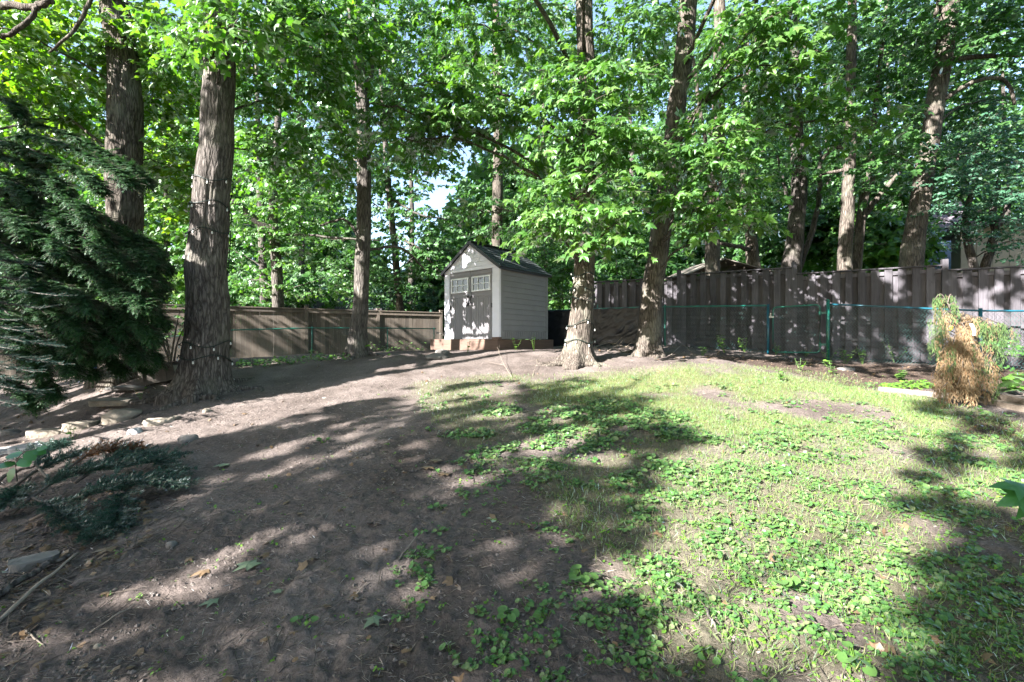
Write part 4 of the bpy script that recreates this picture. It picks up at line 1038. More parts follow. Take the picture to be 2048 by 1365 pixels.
tree('L', 'maple_tree', 'thick brown maple leaning right behind the tallest fence post', [(1822, 540, 12.4, 44), (1832, 460, 12.4, 40), (1850, 340, 12.4, 37), (1868, 220, 12.4, 35), (1890, 100, 12.4, 32), (1902, 0, 12.4, 36)],
     leaf='maple_far', bark_='bark_brown', seg=64, step=.05, amp=.014, seed=47, top=5.5, flare=.2,
     blobs=[(1800, 90, 13.9, 120, 100, 1.1, 1700), (1960, 60, 12, 110, 90, 1, 1500), (1990, 200, 12.9, 90, 80, .9, 1300), (1960, 330, 14, 100, 70, 1, 1100), (1880, 20, 11.6, 150, 50, .8, 1000), (1790, 310, 12.2, 90, 40, .6, 520), (1830, 240, 13.8, 60, 50, .7, 380), UP(12, 12.5, 13.5, 3.8, 5000), UP(9, 9.5, 12.6, 3.8, 7000)],
     forks=[[(1880, 128, 12.3, 12), (1930, 116, 12.2, 10), (1990, 112, 12.1, 8), (2060, 110, 12, 7)], [(1878, 205, 12.3, 9), (1925, 175, 12.1, 8), (1960, 160, 12, 8), (2010, 162, 12, 7), (2030, 210, 12, 6)], [(1872, 30, 12.3, 7), (1878, -20, 12.3, 7)]])
tree('Mm', 'small_tree', 'small dark tree of tiny teal leaves and crooked double stem at the right edge', [(1950, 545, 12.6, 17), (1935, 490, 12.6, 15), (1930, 440, 12.6, 13), (1945, 380, 12.6, 9)], leaf='teal', bark_='bark_dark', seg=20, step=.08, seed=51, tpl=LEAF_OVAL, lsize=.075,
     blobs=[(1930, 350, 12.2, 90, 60, .7, 2600), (1990, 300, 12.1, 90, 60, .7, 2400), (1890, 440, 12.3, 60, 50, .5, 1200), (2010, 400, 12.2, 80, 70, .7, 2400), (1960, 260, 12.4, 80, 40, .6, 1200), (1900, 390, 12.4, 60, 50, .5, 1100), (2030, 480, 12.2, 50, 45, .5, 900), (1970, 450, 12.3, 60, 30, .4, 700)],
     forks=[[(1966, 545, 12.6, 16), (1990, 470, 12.6, 14), (1985, 420, 12.6, 11), (2000, 360, 12.6, 7)], [(1988, 450, 12.6, 8), (2020, 410, 12.6, 6)]])
# ------------------------------------------------------------------ trees behind the shed and the tan fence
tree('D', 'maple_tree', 'slim trunk standing close behind the shed roof', [(990, 620, 17.5, 32), (994, 480, 17.5, 26), (997, 300, 17.5, 22), (994, 100, 17.5, 18), (990, 0, 17.5, 16)], leaf='maple_far', bark_='bark_brown', seg=32, step=.1, seed=55, top=4, lsize=.17, tpl=LEAF_MID,
     blobs=[(1060, 340, 17.8, 70, 110, 1.3, 1300), (965, 420, 18, 50, 60, 1, 420), (930, 130, 18, 60, 110, 1.2, 700), (1140, 20, 18, 90, 60, 1.2, 900), (1080, 500, 17, 70, 80, 1.1, 1300), (1010, 130, 17.8, 120, 110, 1.5, 1700), (905, 60, 18, 70, 60, 1, 600), (1050, 440, 17.6, 80, 60, 1, 700), (1130, 540, 16.5, 50, 60, .8, 600)])
tree('N', 'maple_tree', 'young maple with a low left limb just behind the tan wooden fence', [(556, 625, 17, 26), (552, 520, 17, 23), (545, 440, 17, 20), (548, 340, 17, 16), (560, 200, 17, 12)], leaf='maple', bark_='bark_grey', seg=32, step=.09, seed=58, top=3, lsize=.16,
     blobs=[(580, 400, 16.6, 80, 60, 1, 900), (500, 450, 16.6, 60, 60, .9, 700), (600, 490, 16.6, 70, 50, .9, 700), (530, 330, 17, 110, 60, 1.2, 1100), (640, 560, 17.4, 80, 40, 1, 600), (500, 560, 17.4, 60, 50, 1, 600)],
     forks=[[(550, 465, 17, 15), (510, 440, 16.7, 14), (480, 415, 16.4, 13), (462, 402, 16.2, 12)], [(548, 470, 17, 6), (600, 470, 16.6, 5), (680, 476, 16.4, 4), (760, 482, 16.4, 2)], [(560, 500, 17, 5), (540, 490, 16.8, 4), (524, 505, 16.6, 3)]])
tree('N2', 'maple_tree', 'dark thin trunk left of the young maple behind the tan fence', [(528, 625, 19.5, 19), (524, 480, 19.5, 16), (518, 340, 19.5, 14), (515, 200, 19.5, 10)], leaf='maple_far', bark_='bark_dark', seg=20, step=.14, seed=61, top=3, lsize=.22, tpl=LEAF_FAR,
     blobs=[(500, 250, 20, 110, 120, 2, 1600), (440, 500, 20, 90, 80, 1.6, 1100), (640, 300, 20.5, 90, 110, 1.6, 1300), (590, 420, 21, 80, 60, 1.4, 900)])
tree('Q', 'maple_tree', 'dark tree with layered boughs behind the slender maple and the shed', [(800, 620, 20, 17), (790, 500, 20, 15), (775, 350, 20, 13), (765, 200, 20, 9)], leaf='maple_far', bark_='bark_dark', seg=20, step=.14, seed=64, top=2, lsize=.2, tpl=LEAF_MID,
     blobs=[(810, 340, 20, 90, 40, 1.3, 800), (850, 420, 19.6, 90, 36, 1.2, 700), (800, 490, 20, 110, 30, 1.3, 800), (830, 550, 20, 110, 38, 1.3, 900), (720, 540, 21, 70, 50, 1.3, 900), (770, 420, 20.5, 70, 50, 1, 700), (840, 280, 20.5, 80, 60, 1.2, 800), (730, 330, 21, 70, 60, 1.2, 900), (880, 500, 19.8, 60, 50, 1, 600), (640, 480, 21.5, 60, 30, 1, 350), (760, 250, 21, 80, 90, 1.4, 1000), (660, 390, 21, 60, 40, 1.2, 450)],
     forks=[[(790, 470, 20, 7), (840, 500, 19.5, 6), (880, 545, 19.3, 4)], [(785, 400, 20, 6), (840, 430, 19.5, 4), (900, 440, 19.3, 2)]])
# ------------------------------------------------------------------ farther trees
def fartree(key, px, Y, w, blobs, label, leaf='maple_far', bk='bark_dark', ls=.36, seed=0, top=200):
    blobs = [q[:6] + (int(q[6] * 2.3),) for q in blobs]
    tree(key, 'background_tree', label, [(px, 640, Y, w), (px + 4, 450, Y, w * .85), (px - 3, top, Y, w * .5)], leaf=leaf, bark_=bk, seg=14, step=.3, seed=seed, blobs=blobs, tpl=LEAF_FAR, lsize=ls, twigs=False, top=2, group='trees beyond the yard')
fartree('r1', 12, 22, 12, [(40, 150, 23, 130, 150, 2.5, 1500), (30, 400, 22, 110, 110, 2.2, 900), (150, 480, 22, 100, 80, 2, 700), (30, 560, 22, 100, 70, 2, 600)], 'thin trunked background tree at the far left behind the conifer boughs', seed=70)
fartree('r2', 330, 24, 14, [(330, 120, 25, 150, 160, 2.5, 1800), (330, 400, 24, 110, 130, 2.2, 1300), (300, 600, 23, 120, 70, 2, 900), (400, 300, 24, 80, 90, 2, 600)], 'leafy background tree filling the gap between the two thick left trunks', leaf='maple_yellow', seed=71)
fartree('r3', 600, 27, 14, [(600, 120, 28, 140, 130, 3, 1600), (480, 390, 26, 90, 110, 2.4, 900), (600, 330, 28, 60, 60, 2, 350), (570, 560, 26, 110, 50, 2, 800), (470, 590, 24, 80, 40, 1.6, 500)], 'pale green background tree seen above the tan fence beside the young maple', seed=72)
fartree('r4', 820, 29, 14, [(790, 90, 30, 130, 110, 3, 1400), (720, 590, 28, 110, 36, 2, 700), (800, 250, 30, 80, 60, 2, 420)], 'background tree high behind the layered dark boughs left of the shed', seed=73)
fartree('r5', 1090, 27, 15, [(1060, 90, 28, 140, 110, 3, 1500), (1120, 330, 27, 80, 130, 2.4, 1100), (1100, 520, 26, 110, 80, 2.2, 1400), (1200, 500, 25, 80, 80, 2, 900)], 'bright green background tree behind the shed and the light wound maple', leaf='maple', seed=74)
fartree('r6', 1262, 26, 15, [(1270, 150, 27, 140, 160, 3, 1800), (1290, 420, 26, 110, 110, 2.4, 1300), (1270, 530, 25, 100, 50, 2, 800)], 'background tree between the middle maple and the right leaning maple', seed=75)
fartree('r7', 1470, 27, 15, [(1470, 130, 28, 150, 160, 3, 1900), (1440, 380, 27, 110, 110, 2.4, 1000), (1530, 480, 26, 60, 60, 2, 500)], 'background tree above the lean-to roof', seed=76)
fartree('r8', 1655, 27, 14, [(1650, 120, 28, 150, 150, 3, 1900), (1660, 330, 27, 90, 80, 2.2, 700), (1640, 480, 21, 90, 60, 1.2, 1500), (1560, 470, 22, 60, 60, 1.2, 900), (1765, 440, 26, 60, 70, 1.8, 600)], 'background tree behind the double stemmed tree', seed=77)
fartree('r9', 1780, 25, 13, [(1800, 110, 26, 140, 140, 2.6, 1700), (1790, 310, 26, 90, 60, 2, 500), (1765, 490, 18.5, 62, 55, .9, 1100), (1740, 420, 20, 80, 60, 1.2, 1200)], 'background tree left of the thick leaning maple in front of the blue house', leaf='maple', seed=78)
fartree('r10', 2010, 24, 13, [(1980, 110, 25, 140, 150, 2.6, 1700), (2030, 300, 24, 90, 90, 2, 700)], 'background tree at the upper right corner behind the teal leaved tree', seed=79)

def far_woods():
    mb = MB(); n = 110000
    ang = R.uniform(-.98, .98, n); Y = R.uniform(33, 50, n); px = 1024 + F * np.tan(ang); x = np.tan(ang) * Y
    hole = np.clip(1 - np.abs(px - 790) / 190, 0, 1) ** .8
    hmax = (16 + 8 * fbm(px / 260, 0, 0, 95, 3)) * (1 - .74 * hole) ; z = .6 + hmax * R.random(n)
    keep = fbm(x * .45, z * .45, Y * .3, 96, 2) > .33; x, Y, z = x[keep], Y[keep], z[keep]; n = len(x)
    Vl, Fl = place_leaves(np.stack([x, Y, z], 1), R.normal(size=(n, 3)) * A(1, 1, .5) - A(0, 0, .4), A(0, 0, .4) + TO_SUN * .6 + R.normal(size=(n, 3)) * .5, .85 * (.6 + .7 * R.random(n)), LEAF_FAR)
    obj('far_woods', Vl, [Fl], M['maple_far'], kind='stuff')
far_woods()
# shrubs beyond the tan fence
def shrub(name, label, px, py, Y, rx, ry, rd, n, leaf, ls, cat='shrub'):
    c = P(px, py, Y); g = G(c[0], c[1]); t = thing(name, label, cat, (c[0], c[1], g))
    mb = MB(); r = A(rx / F * Y, rd, ry / F * Y)
    pos, tip, nrm, size, ta, tb = spray(c, r, n, ls, shell=.5, seglen=.4)
    V, Fc = place_leaves(pos, tip, nrm, size, LEAF_MID); mb.add(V, [Fc], 0); mb.build('foliage', [M[leaf]], t)
    mb = MB()
    for k in range(6):
        e = c + rdir(1)[0] * r * .6; V, Fc = tube(spline([A(c[0] + random.uniform(-.1, .1), c[1], g - .1), (A(c[0], c[1], g) + e) / 2 + A(0, 0, .1), e], 8), np.linspace(.03, .008, 8), 6); mb.add(V, Fc)
    mb.build('stem', [M['bark_dark']], t)
shrub('bush', 'bluish green bush behind the tan fence left of the shed', 815, 595, 21, 75, 36, 1.3, 1600, 'spruce_cut', .16)
shrub('bush', 'dark green bush low behind the tan fence next to the stout lit maple', 470, 600, 19, 60, 50, 1.2, 900, 'maple_far', .18)
shrub('bush', 'bright green bush behind the black plastic sheet right of the shed', 1130, 580, 18, 60, 55, 1.0, 1300, 'maple', .15)
shrub('bush', 'dark bush over the fence corner behind the middle maple', 1240, 540, 17, 80, 40, 1.0, 1200, 'maple_far', .15)
shrub('bush', 'small dark shrub against the fence behind the weeping cedar', 1978, 708, 8.2, 24, 30, .22, 260, 'maple_far', .07)
shrub('bush', 'low leafy bush beside the gap under the hemlock boughs', 340, 640, 12, 40, 60, .8, 700, 'maple', .12)

# ------------------------------------------------------------------ conifers on the left
def fronds(starts, dirs, L, per=11, wd=.013, bl=.11, droop=.5, seed=0):
    """flat feathery sprays: an axis with side branchlets, each a narrow blade"""
    n = len(starts); d = norm(dirs); side = norm(np.cross(d, A(0, 0, 1)[None] + R.normal(size=(n, 3)) * .15)); L = np.broadcast_to(L, (n,))
    s = ((np.arange(per) + .4) / per)[None, :, None]
    p = starts[:, None] + d[:, None] * s * L[:, None, None] - A(0, 0, 1) * droop * (s * L[:, None, None]) ** 2
    out = []
    for sg in (1, -1):
        t = d[:, None] * .75 + side[:, None] * sg * (1.0) + R.normal(size=p.shape) * .14 - A(0, 0, .25)
        nr = np.cross(side[:, None] * np.ones_like(p), d[:, None] * np.ones_like(p)); nr = np.where(nr[..., 2:3] < 0, -nr, nr) + R.normal(size=p.shape) * .25
        sz = bl * (1.15 - .8 * s[..., 0]) * (.7 + .6 * R.random((n, per)))
        out.append((p.reshape(-1, 3), t.reshape(-1, 3), nr.reshape(-1, 3), sz.ravel()))
    e = p[:, -1]; out.append((e, d - A(0, 0, .3), nr[:, -1], np.full(n, bl * .6)))
    return [np.concatenate([o[i] for o in out]) for i in range(4)]

def conifer(name, label, base, branches, mat, per_m=26, fl=.42, bl=.11, wide=.55, trunk_r=.16, trunk_top=7.0, droop=.5):
    t = thing(name, label, 'tree', base)
    V, Fc, _, _ = trunk_surface([A(*base) - A(0, 0, .2), A(base[0], base[1], trunk_top / 2), A(base[0] + .1, base[1], trunk_top)], [trunk_r, trunk_r * .7, .04], 24, .12, .01, .2, 4, 5)
    obj('trunk', V, Fc, M['bark_dark'], t, smooth=True)
    mb = MB()
    for b in branches:
        pp = spline(b, 26); D = np.linalg.norm(np.diff(pp, axis=0), axis=1).sum()
        Vt, Ft = tube(pp, np.linspace(.022, .006, 26), 6); obj('branch', Vt, Ft, M['bark_dark'], t, smooth=True)
        n = int(D * per_m); u = .30 + .70 * R.random(n) ** .85; i = np.clip((u * 25).astype(int), 0, 24); q = pp[i] + (pp[i + 1] - pp[i]) * (u * 25 - i)[:, None]
        ax = norm(pp[i + 1] - pp[i]); sd = norm(np.cross(ax, A(0, 0, 1))) * np.where(R.random((n, 1)) < .5, 1, -1)
        dd = ax * .7 + sd * (.4 + .7 * R.random((n, 1))) + A(0, 0, -.25) + R.normal(size=(n, 3)) * .38
        L = fl * (.55 + .7 * R.random(n))
        Vt, Ft = sticks(q, q + norm(dd) * L[:, None] * .9 - A(0, 0, 1) * (droop * .8 * L[:, None] ** 2), .004, .002); mb.add(Vt, Ft, 1)
        pos, tip, nr, sz = fronds(q, dd, L, 9, bl=bl, droop=droop)
        Vl, Fl = place_leaves(pos, tip, nr, sz, LEAF_NEEDLE, wide); mb.add(Vl, [Fl], 0)
    mb.build('needles', [M[mat], M['bark_twig']], t); return t

hb = A(-10.3, 7.9, G(-10.3, 7.9))
br = []
for (px, py, Y) in [(275, 312, 7.4), (220, 318, 7.0), (160, 330, 7.0), (345, 455, 7.3), (385, 490, 7.6), (300, 475, 7.0), (250, 455, 7.2), (365, 520, 7.6), (350, 540, 7.3), (330, 590, 7.1), (290, 620, 6.9), (370, 600, 7.7), (250, 560, 6.7), (200, 480, 6.7), (180, 640, 6.8), (230, 660, 7.0), (330, 665, 7.5),
                    (150, 390, 6.8), (100, 340, 7.0), (60, 300, 7.4), (90, 460, 6.6), (60, 540, 6.4), (130, 560, 6.5), (150, 700, 7.2), (60, 690, 6.8), (30, 420, 6.6), (20, 620, 6.6), (200, 690, 7.6), (280, 690, 7.8), (120, 640, 6.6), (40, 360, 7.0), (110, 420, 6.9), (180, 520, 6.8), (290, 540, 7.0), (310, 570, 7.3), (120, 610, 6.5), (200, 610, 6.9), (260, 640, 7.3), (80, 735, 6.9), (110, 690, 6.7), (220, 575, 7.0), (30, 500, 6.5), (170, 430, 6.9), (330, 510, 7.2), (250, 510, 6.8), (20, 190, 7.6), (345, 630, 7.6), (150, 660, 6.9), (40, 760, 7.0)]:
    e = P(min(px, 235 + (px - 235) * .3), py + 12, Y); s = A(hb[0] + .05, hb[1], e[2] + .15 + .22 * np.linalg.norm(e[:2] - hb[:2]) * random.uniform(-.35, .15))
    m_ = (s + e) / 2 + A(random.uniform(-.15, .15), random.uniform(-.15, .15), .16 * np.linalg.norm(e - s))
    br.append([s, m_, e, e + (e - m_) * .22 - A(0, 0, .15)])
conifer('hemlock_tree', 'dark green hemlock with drooping feathery boughs at the left edge', hb, br, 'hemlock', per_m=125, fl=.21, bl=.075, wide=.95, droop=.3, trunk_r=.17, trunk_top=5.6)
# blue spruce just outside the frame, boughs reaching in
def needles_on(pts_a, pts_b, n_per, nl, spread=.9):
    """bottle-brush shoots: needles all round each segment"""
    n = len(pts_a); ax = norm(pts_b - pts_a); s = R.random((n, n_per, 1))
    p = pts_a[:, None] + (pts_b - pts_a)[:, None] * s
    r = R.normal(size=p.shape); r = norm(r - (r * ax[:, None]).sum(-1, keepdims=True) * ax[:, None])
    t = r * spread + ax[:, None] * .75; nr = np.cross(t, ax[:, None] * np.ones_like(t)) + R.normal(size=t.shape) * .2
    sz = nl * (.7 + .6 * R.random(n * n_per))
    return p.reshape(-1, 3), t.reshape(-1, 3), nr.reshape(-1, 3), sz
def spruce_branch(pp, shoots, sl=.16, nl=.024, n_per=80, wide=.42, spread_side=1.0, up=.1):
    pp = np.asarray(pp); k = len(pp); u = .12 + .88 * R.random(shoots); f = u * (k - 1.001); i = f.astype(int)
    q = pp[i] + (pp[i + 1] - pp[i]) * (f - i)[:, None]; ax = norm(pp[i + 1] - pp[i])
    sd = norm(np.cross(ax, A(0, 0, 1))) * np.where(R.random((shoots, 1)) < .5, 1, -1)
    d = norm(ax * .8 + sd * spread_side * (.2 + .8 * R.random((shoots, 1))) + A(0, 0, up) + R.normal(size=(shoots, 3)) * .16)
    L = sl * (.6 + .9 * R.random((shoots, 1))); a = np.vstack([q, pp[:-1]]); b = np.vstack([q + d * L, pp[1:]])
    return a, b, needles_on(a, b, n_per, nl)
sb_ = A(-9.6, 6.6, G(-9.6, 6.6))
ts = thing('blue_spruce_tree', 'pale blue spruce boughs reaching in from the left edge in front of the hemlock', 'tree', sb_)
V, Fc, _, _ = trunk_surface([sb_ - A(0, 0, .2), sb_ + A(0, 0, 3.4), sb_ + A(.1, 0, 7)], [.14, .10, .03], 20, .15, .01, .2, 4, 6); obj('trunk', V, Fc, M['bark_dark'], ts, smooth=True)
mb = MB()
for (px, py, Y, sp) in [(65, 530, 5.9, 70), (115, 592, 5.7, 70), (80, 618, 5.8, 50), (40, 560, 5.8, 50), (95, 690, 5.4, 70), (60, 665, 5.5, 60), (128, 730, 5.5, 80), (70, 745, 5.3, 80), (20, 760, 5.2, 70), (30, 700, 5.3, 60), (10, 640, 5.6, 50), (90, 790, 5.4, 50), (30, 810, 5.2, 50)]:
    e = P(px, py, Y); s = A(sb_[0], sb_[1], e[2] + .25); m_ = (s + e) / 2 + A(0, -.1, .1)
    pp = spline([s, m_, e], 14); pp = pp[3:]
    Vt, Ft = tube(spline([s, m_, e], 14), np.linspace(.018, .005, 14), 5); obj('branch', Vt, Ft, M['bark_dark'], ts)
    a, b, (p_, t_, n_, s_) = spruce_branch(pp, sp)
    Vt, Ft = sticks(a, b, .003, .002); mb.add(Vt, Ft, 1)
    Vl, Fl = place_leaves(p_, t_, n_, s_, LEAF_NEEDLE, .55); mb.add(Vl, [Fl], 0)
mb.build('needles', [M['spruce'], M['bark_twig']], ts)

# ------------------------------------------------------------------ unseen trees beside and behind the camera, placed and shaped for their shade
def shade_tree(label, x, y, ztop, r, n, seed):
    g = G(x, y); t = thing('maple_tree', label, 'tree', (x, y, g), 'unseen trees placed for their shade')
    V, Fc, path, rr = trunk_surface([A(x, y, g - .3), A(x + .2, y, 4), A(x, y + .1, ztop)], [.32, .26, .08], 28, .2, .015, .4, 5, seed); obj('trunk', V, Fc, M['bark_grey'], t, smooth=True)
    c = A(x, y, ztop - r * .35)
    pos, tip, nrm, size, ta, tb = spray(c, A(r, r, r * .78), n, .24, seglen=.7)
    ok = ~in_view(pos) & blocks_sun_rightly(pos) & (pos[:, 2] > 3.2); pos, tip, nrm, size = pos[ok], tip[ok], nrm[ok], size[ok]
    Vl, Fl = place_leaves(pos, tip, nrm, size, LEAF_FAR); obj('crown', Vl, [Fl], M['maple_far'], t)
    for k in range(7):
        e = c + rdir(1)[0] * r * .7; s = path[int(len(path) * random.uniform(.45, .8))]
        pts = spline([s, (s + e) / 2 + A(0, 0, .3), e], 10)
        if in_view(pts).any() or (~blocks_sun_rightly(pts)).sum() > 3: continue
        Vt, Ft = tube(pts, np.linspace(.09, .02, 10), 7); obj('branch', Vt, Ft, M['bark_grey'], t, smooth=True)
for k, (x, y, z, r, n) in enumerate([(-10.5, -3.5, 10, 4.4, 12000), (-14, -7.5, 11, 4.5, 9000), (-6.0, -5.5, 9.5, 4.2, 11000), (-11.5, 2.0, 11, 4.0, 8000), (-16, -1.5, 11.5, 4.4, 7000), (-1.5, -5.5, 9, 3.8, 8000), (-8.5, -10, 12, 4.5, 7000), (4.0, -3.2, 10, 4.6, 12000), (7.8, -1.2, 10.5, 4.4, 10000), (1.5, -8, 11, 4.6, 8000), (-14.5, 4.8, 8.6, 3.9, 9000), (10.5, 3.2, 11, 4.2, 8000), (-13.2, 2.6, 7.4, 2.8, 8000), (-17.5, 5.2, 9, 4.4, 9000), (-20.5, 2.5, 10, 4.4, 7000)]):
    shade_tree('unseen maple beside or behind the viewer with a crown shaped to shade the yard', x, y, z, r, n, 80 + k)

# ------------------------------------------------------------------ buildings beyond the fences
def world_box(name, parent, c, d, mat, rz=0): return pbox(name, parent, np.asarray(c) - origin(parent), d, mat, rz)
hp = P(1900, 540, 19); ho = A(16.2, 21.0, 1.0)
h1 = thing('house', 'blue grey lap sided house behind the fence left of the beige building', 'house', ho)
a, b = P(1500, 500, 24.5)[:2], P(1918, 500, 19.6)[:2]; ba = math.atan2(b[1] - a[1], b[0] - a[0]); L = np.linalg.norm(b - a); mid = (a + b) / 2; nb = A(math.sin(ba), -math.cos(ba))
world_box('wall', h1, A(*(mid - nb * 1.2), 3.7), (L, 2.3, 5.6), M['siding_blue'], ba)
mb = MB()
for k in range(37):
    z = 1.0 + k * .15; Vb, Fb = box((0, 0, 0), (L, .02, .145)); Vb[:, 1] += np.where(Vb[:, 2] < 0, -.012, 0); mb.add(rot2(Vb, ba) + A(*(mid + nb * .0), z), Fb)
mb.build('siding', [M['siding_blue']], h1, kind='stuff')
mb = MB(); Vb = np.array([[-L / 2 - .3, -.5, 6.5], [L / 2 + .3, -.5, 6.5], [L / 2 + .3, 1.5, 8.0], [-L / 2 - .3, 1.5, 8.0], [-L / 2 - .3, 1.5, 6.4], [L / 2 + .3, 1.5, 6.4]])
V6 = Vb.copy(); mb.add(rot2(V6, ba) + A(*(mid - nb * .3), 0), [np.array([[0, 1, 2, 3], [0, 4, 5, 1]]), np.array([[0, 3, 4], [1, 5, 2]])]); mb.build('roof', [M['roof_far']], h1)
wq = a + (b - a) * .955 + nb * .03
wf = world_box('window', h1, A(*wq, 3.5), (.85, .05, 1.0), M['white_trim'], ba)
pbox('pane', None, (0, 0, 0), (1, 1, 1), M['glass']) if False else None
world_box('window_pane', h1, A(*(wq + nb * .03), 3.5), (.72, .03, .86), M['glass'], ba)
wq = a + (b - a) * .30 + nb * .03
world_box('window', h1, A(*wq, 3.2), (.9, .05, 1.1), M['white_trim'], ba); world_box('window_pane', h1, A(*(wq + nb * .03), 3.2), (.78, .03, .96), M['glass'], ba)
h2 = thing('house', 'beige vertical panelled building wall behind the small teal leaved tree', 'house', A(*P(1990, 540, 17)[:2], 1.0))
c = P(1921, 500, 17.2); c2 = P(2200, 500, 15.2); a2 = math.atan2(c2[1] - c[1], c2[0] - c[0]); L2 = np.linalg.norm((c2 - c)[:2]); md = (c + c2)[:2] / 2; n2 = A(math.sin(a2), -math.cos(a2))
world_box('wall', h2, A(*(md - n2 * 1.0), 3.3), (L2, 2.0, 5.0), M['wall_beige'], a2)
for k in range(int(L2 / .42)):
    q = c[:2] + A(math.cos(a2), math.sin(a2)) * (.21 + .42 * k); world_box('panel', h2, A(*(q + n2 * .012), 3.3), (.405, .03, 4.98), M['wall_beige'], a2)
world_box('roof', h2, A(*(md - n2 * .9), 5.9), (L2 + .5, 2.8, .2), M['roof_far'], a2)

h3 = thing('house', 'low far house with mauve grey roof seen over the tan fence', 'house', A(*P(650, 620, 30)[:2], 1.0))
c = P(650, 640, 30); rz = .25
world_box('wall', h3, A(c[0], c[1], 2.1), (9, 5, 2.6), M['wall_far'], rz)
mb = MB(); Vb = np.array([[-5, -3.1, 3.3], [5, -3.1, 3.3], [5, 3.1, 3.3], [-5, 3.1, 3.3], [-3.4, 0, 4.6], [3.4, 0, 4.6]])
mb.add(rot2(Vb, rz) + A(c[0], c[1], 0), [np.array([[0, 1, 5, 4], [2, 3, 4, 5], [3, 2, 1, 0]]), np.array([[1, 2, 5], [3, 0, 4]])]); mb.build('roof', [M['roof_far']], h3)
for k in (-2.6, .2, 2.8):
    q = A(c[0], c[1]) + rot2(np.array([[k, -2.53, 0]]), rz)[0, :2]; world_box('window', h3, A(*q, 2.3), (1.3, .06, 1.1), M['white_trim'], rz)
    q = A(c[0], c[1]) + rot2(np.array([[k, -2.56, 0]]), rz)[0, :2]; world_box('window_pane', h3, A(*q, 2.3), (1.1, .05, .92), M['glass'], rz)

# lean-to with a tin roof behind the fence
lt = thing('lean_to', 'rough wooden lean-to roof showing over the dark fence behind the straight maple', 'shed', A(*P(1470, 540, 16.6)[:2], 1.2))
A0, A1 = P(1372, 549, 16.2), P(1445, 519, 16.6); B1 = P(1560, 549, 16.4)
for (p, q, nm) in ((A0, A1, 'l'), (A1, B1, 'r')):
    d = q - p; Lr = np.linalg.norm(d); ang = math.atan2(d[2], np.linalg.norm(d[:2])); rz = math.atan2(d[1], d[0]); m_ = (p + q) / 2
    for k in range(5):
        off = A(-math.sin(rz), math.cos(rz), 0) * (.36 * k); o = world_box('roof_board', lt, m_ + off, (Lr + .1, .345, .03), M['old_wood'])
        o.rotation_euler = (0, -ang, rz)
    for k in range(6):
        q_ = p + d * (k + .5) / 6; o = world_box('rafter', lt, q_ + A(0, .8, -.07), (.05, 1.7, .09), M['fence_tan']); o.rotation_euler = (0, -ang, rz)
gz = G(A1[0], A1[1] + .8)
for q_ in (A0, B1):
    for dy in (.1, 1.5): world_box('post', lt, A(q_[0], q_[1] + dy, (q_[2] - .1 + gz - .2) / 2), (.09, .09, q_[2] - .1 - gz + .2), M['fence_tan'])
for k in range(9): world_box('wall_board', lt, A(A0[0] + .12 + k * (B1[0] - A0[0] - .2) / 8, A0[1] + 1.65, (A0[2] - .1 + gz) / 2), ((B1[0] - A0[0]) / 8 - .02, .02, A0[2] - .1 - gz), M['fence_tan'])

# ------------------------------------------------------------------ ground cover (nobody could count it)
def scatter(n, x0, x1, y0, y1, dens, near_pow=1.0):
    """random places in a fan in front of the viewer, kept by density"""
    y = y0 * (y1 / y0) ** (R.random(n) ** near_pow); x = R.uniform(-1.25, 1.45, n) * y
    k = (x > x0) & (x < x1); x, y = x[k], y[k]; d = dens(x, y); k = R.random(len(x)) < d
    return x[k], y[k]
NG = lambda x, y: ground(x, y) + 0.002
# grass
def gdens(x, y):
    g = grassy(x, y) * (1 - .75 * soft(x, y, VIOLET_A, .3, seed=81)); return np.clip(g, 0, 1) * np.clip(.16 + (y - 2.4) * .26, .16, 1)
x, y = scatter(420000, -4, 8, 1.7, 9.5, gdens)
n = len(x); z = NG(x, y)
hgt = (0.022 + 0.05 * R.random(n)) * (0.8 + .5 * fbm(x * 2, y * 2, 0, 15, 2)); tip = np.stack([R.normal(size=n) * .5, R.normal(size=n) * .5, np.ones(n)], 1)
nr = R.normal(size=(n, 3)); pos = np.stack([x, y, z - .004], 1)
Vl, Fl = place_leaves(pos, tip, nr, hgt, LEAF_DIAMOND, .27)
obj('grass', Vl, [Fl], M['grass'], kind='stuff')
# dry straw and rootlets lying on the earth
def sdens(x, y):
    g = soft(x, y, GRASS, .5); return 0.10 + 0.5 * np.clip(fbm(x * 1.8, y * 1.8, 0, 61, 2) * 2.4 - .85, 0, 1) * (.25 + .75 * g)
x, y = scatter(120000, -6, 7, 1.7, 8.5, sdens); n = len(x); z = NG(x, y) + .006
a = R.uniform(0, 2 * PI, n); Ls = .02 + .05 * R.random(n); tip = np.stack([np.cos(a), np.sin(a), R.normal(size=n) * .22 + .1], 1)
Vl, Fl = place_leaves(np.stack([x, y, z], 1), tip, A(0, 0, 1) + R.normal(size=(n, 3)) * .4, Ls, LEAF_DIAMOND, .16)
obj('dry_straw', Vl, [Fl], M['straw'], kind='stuff')
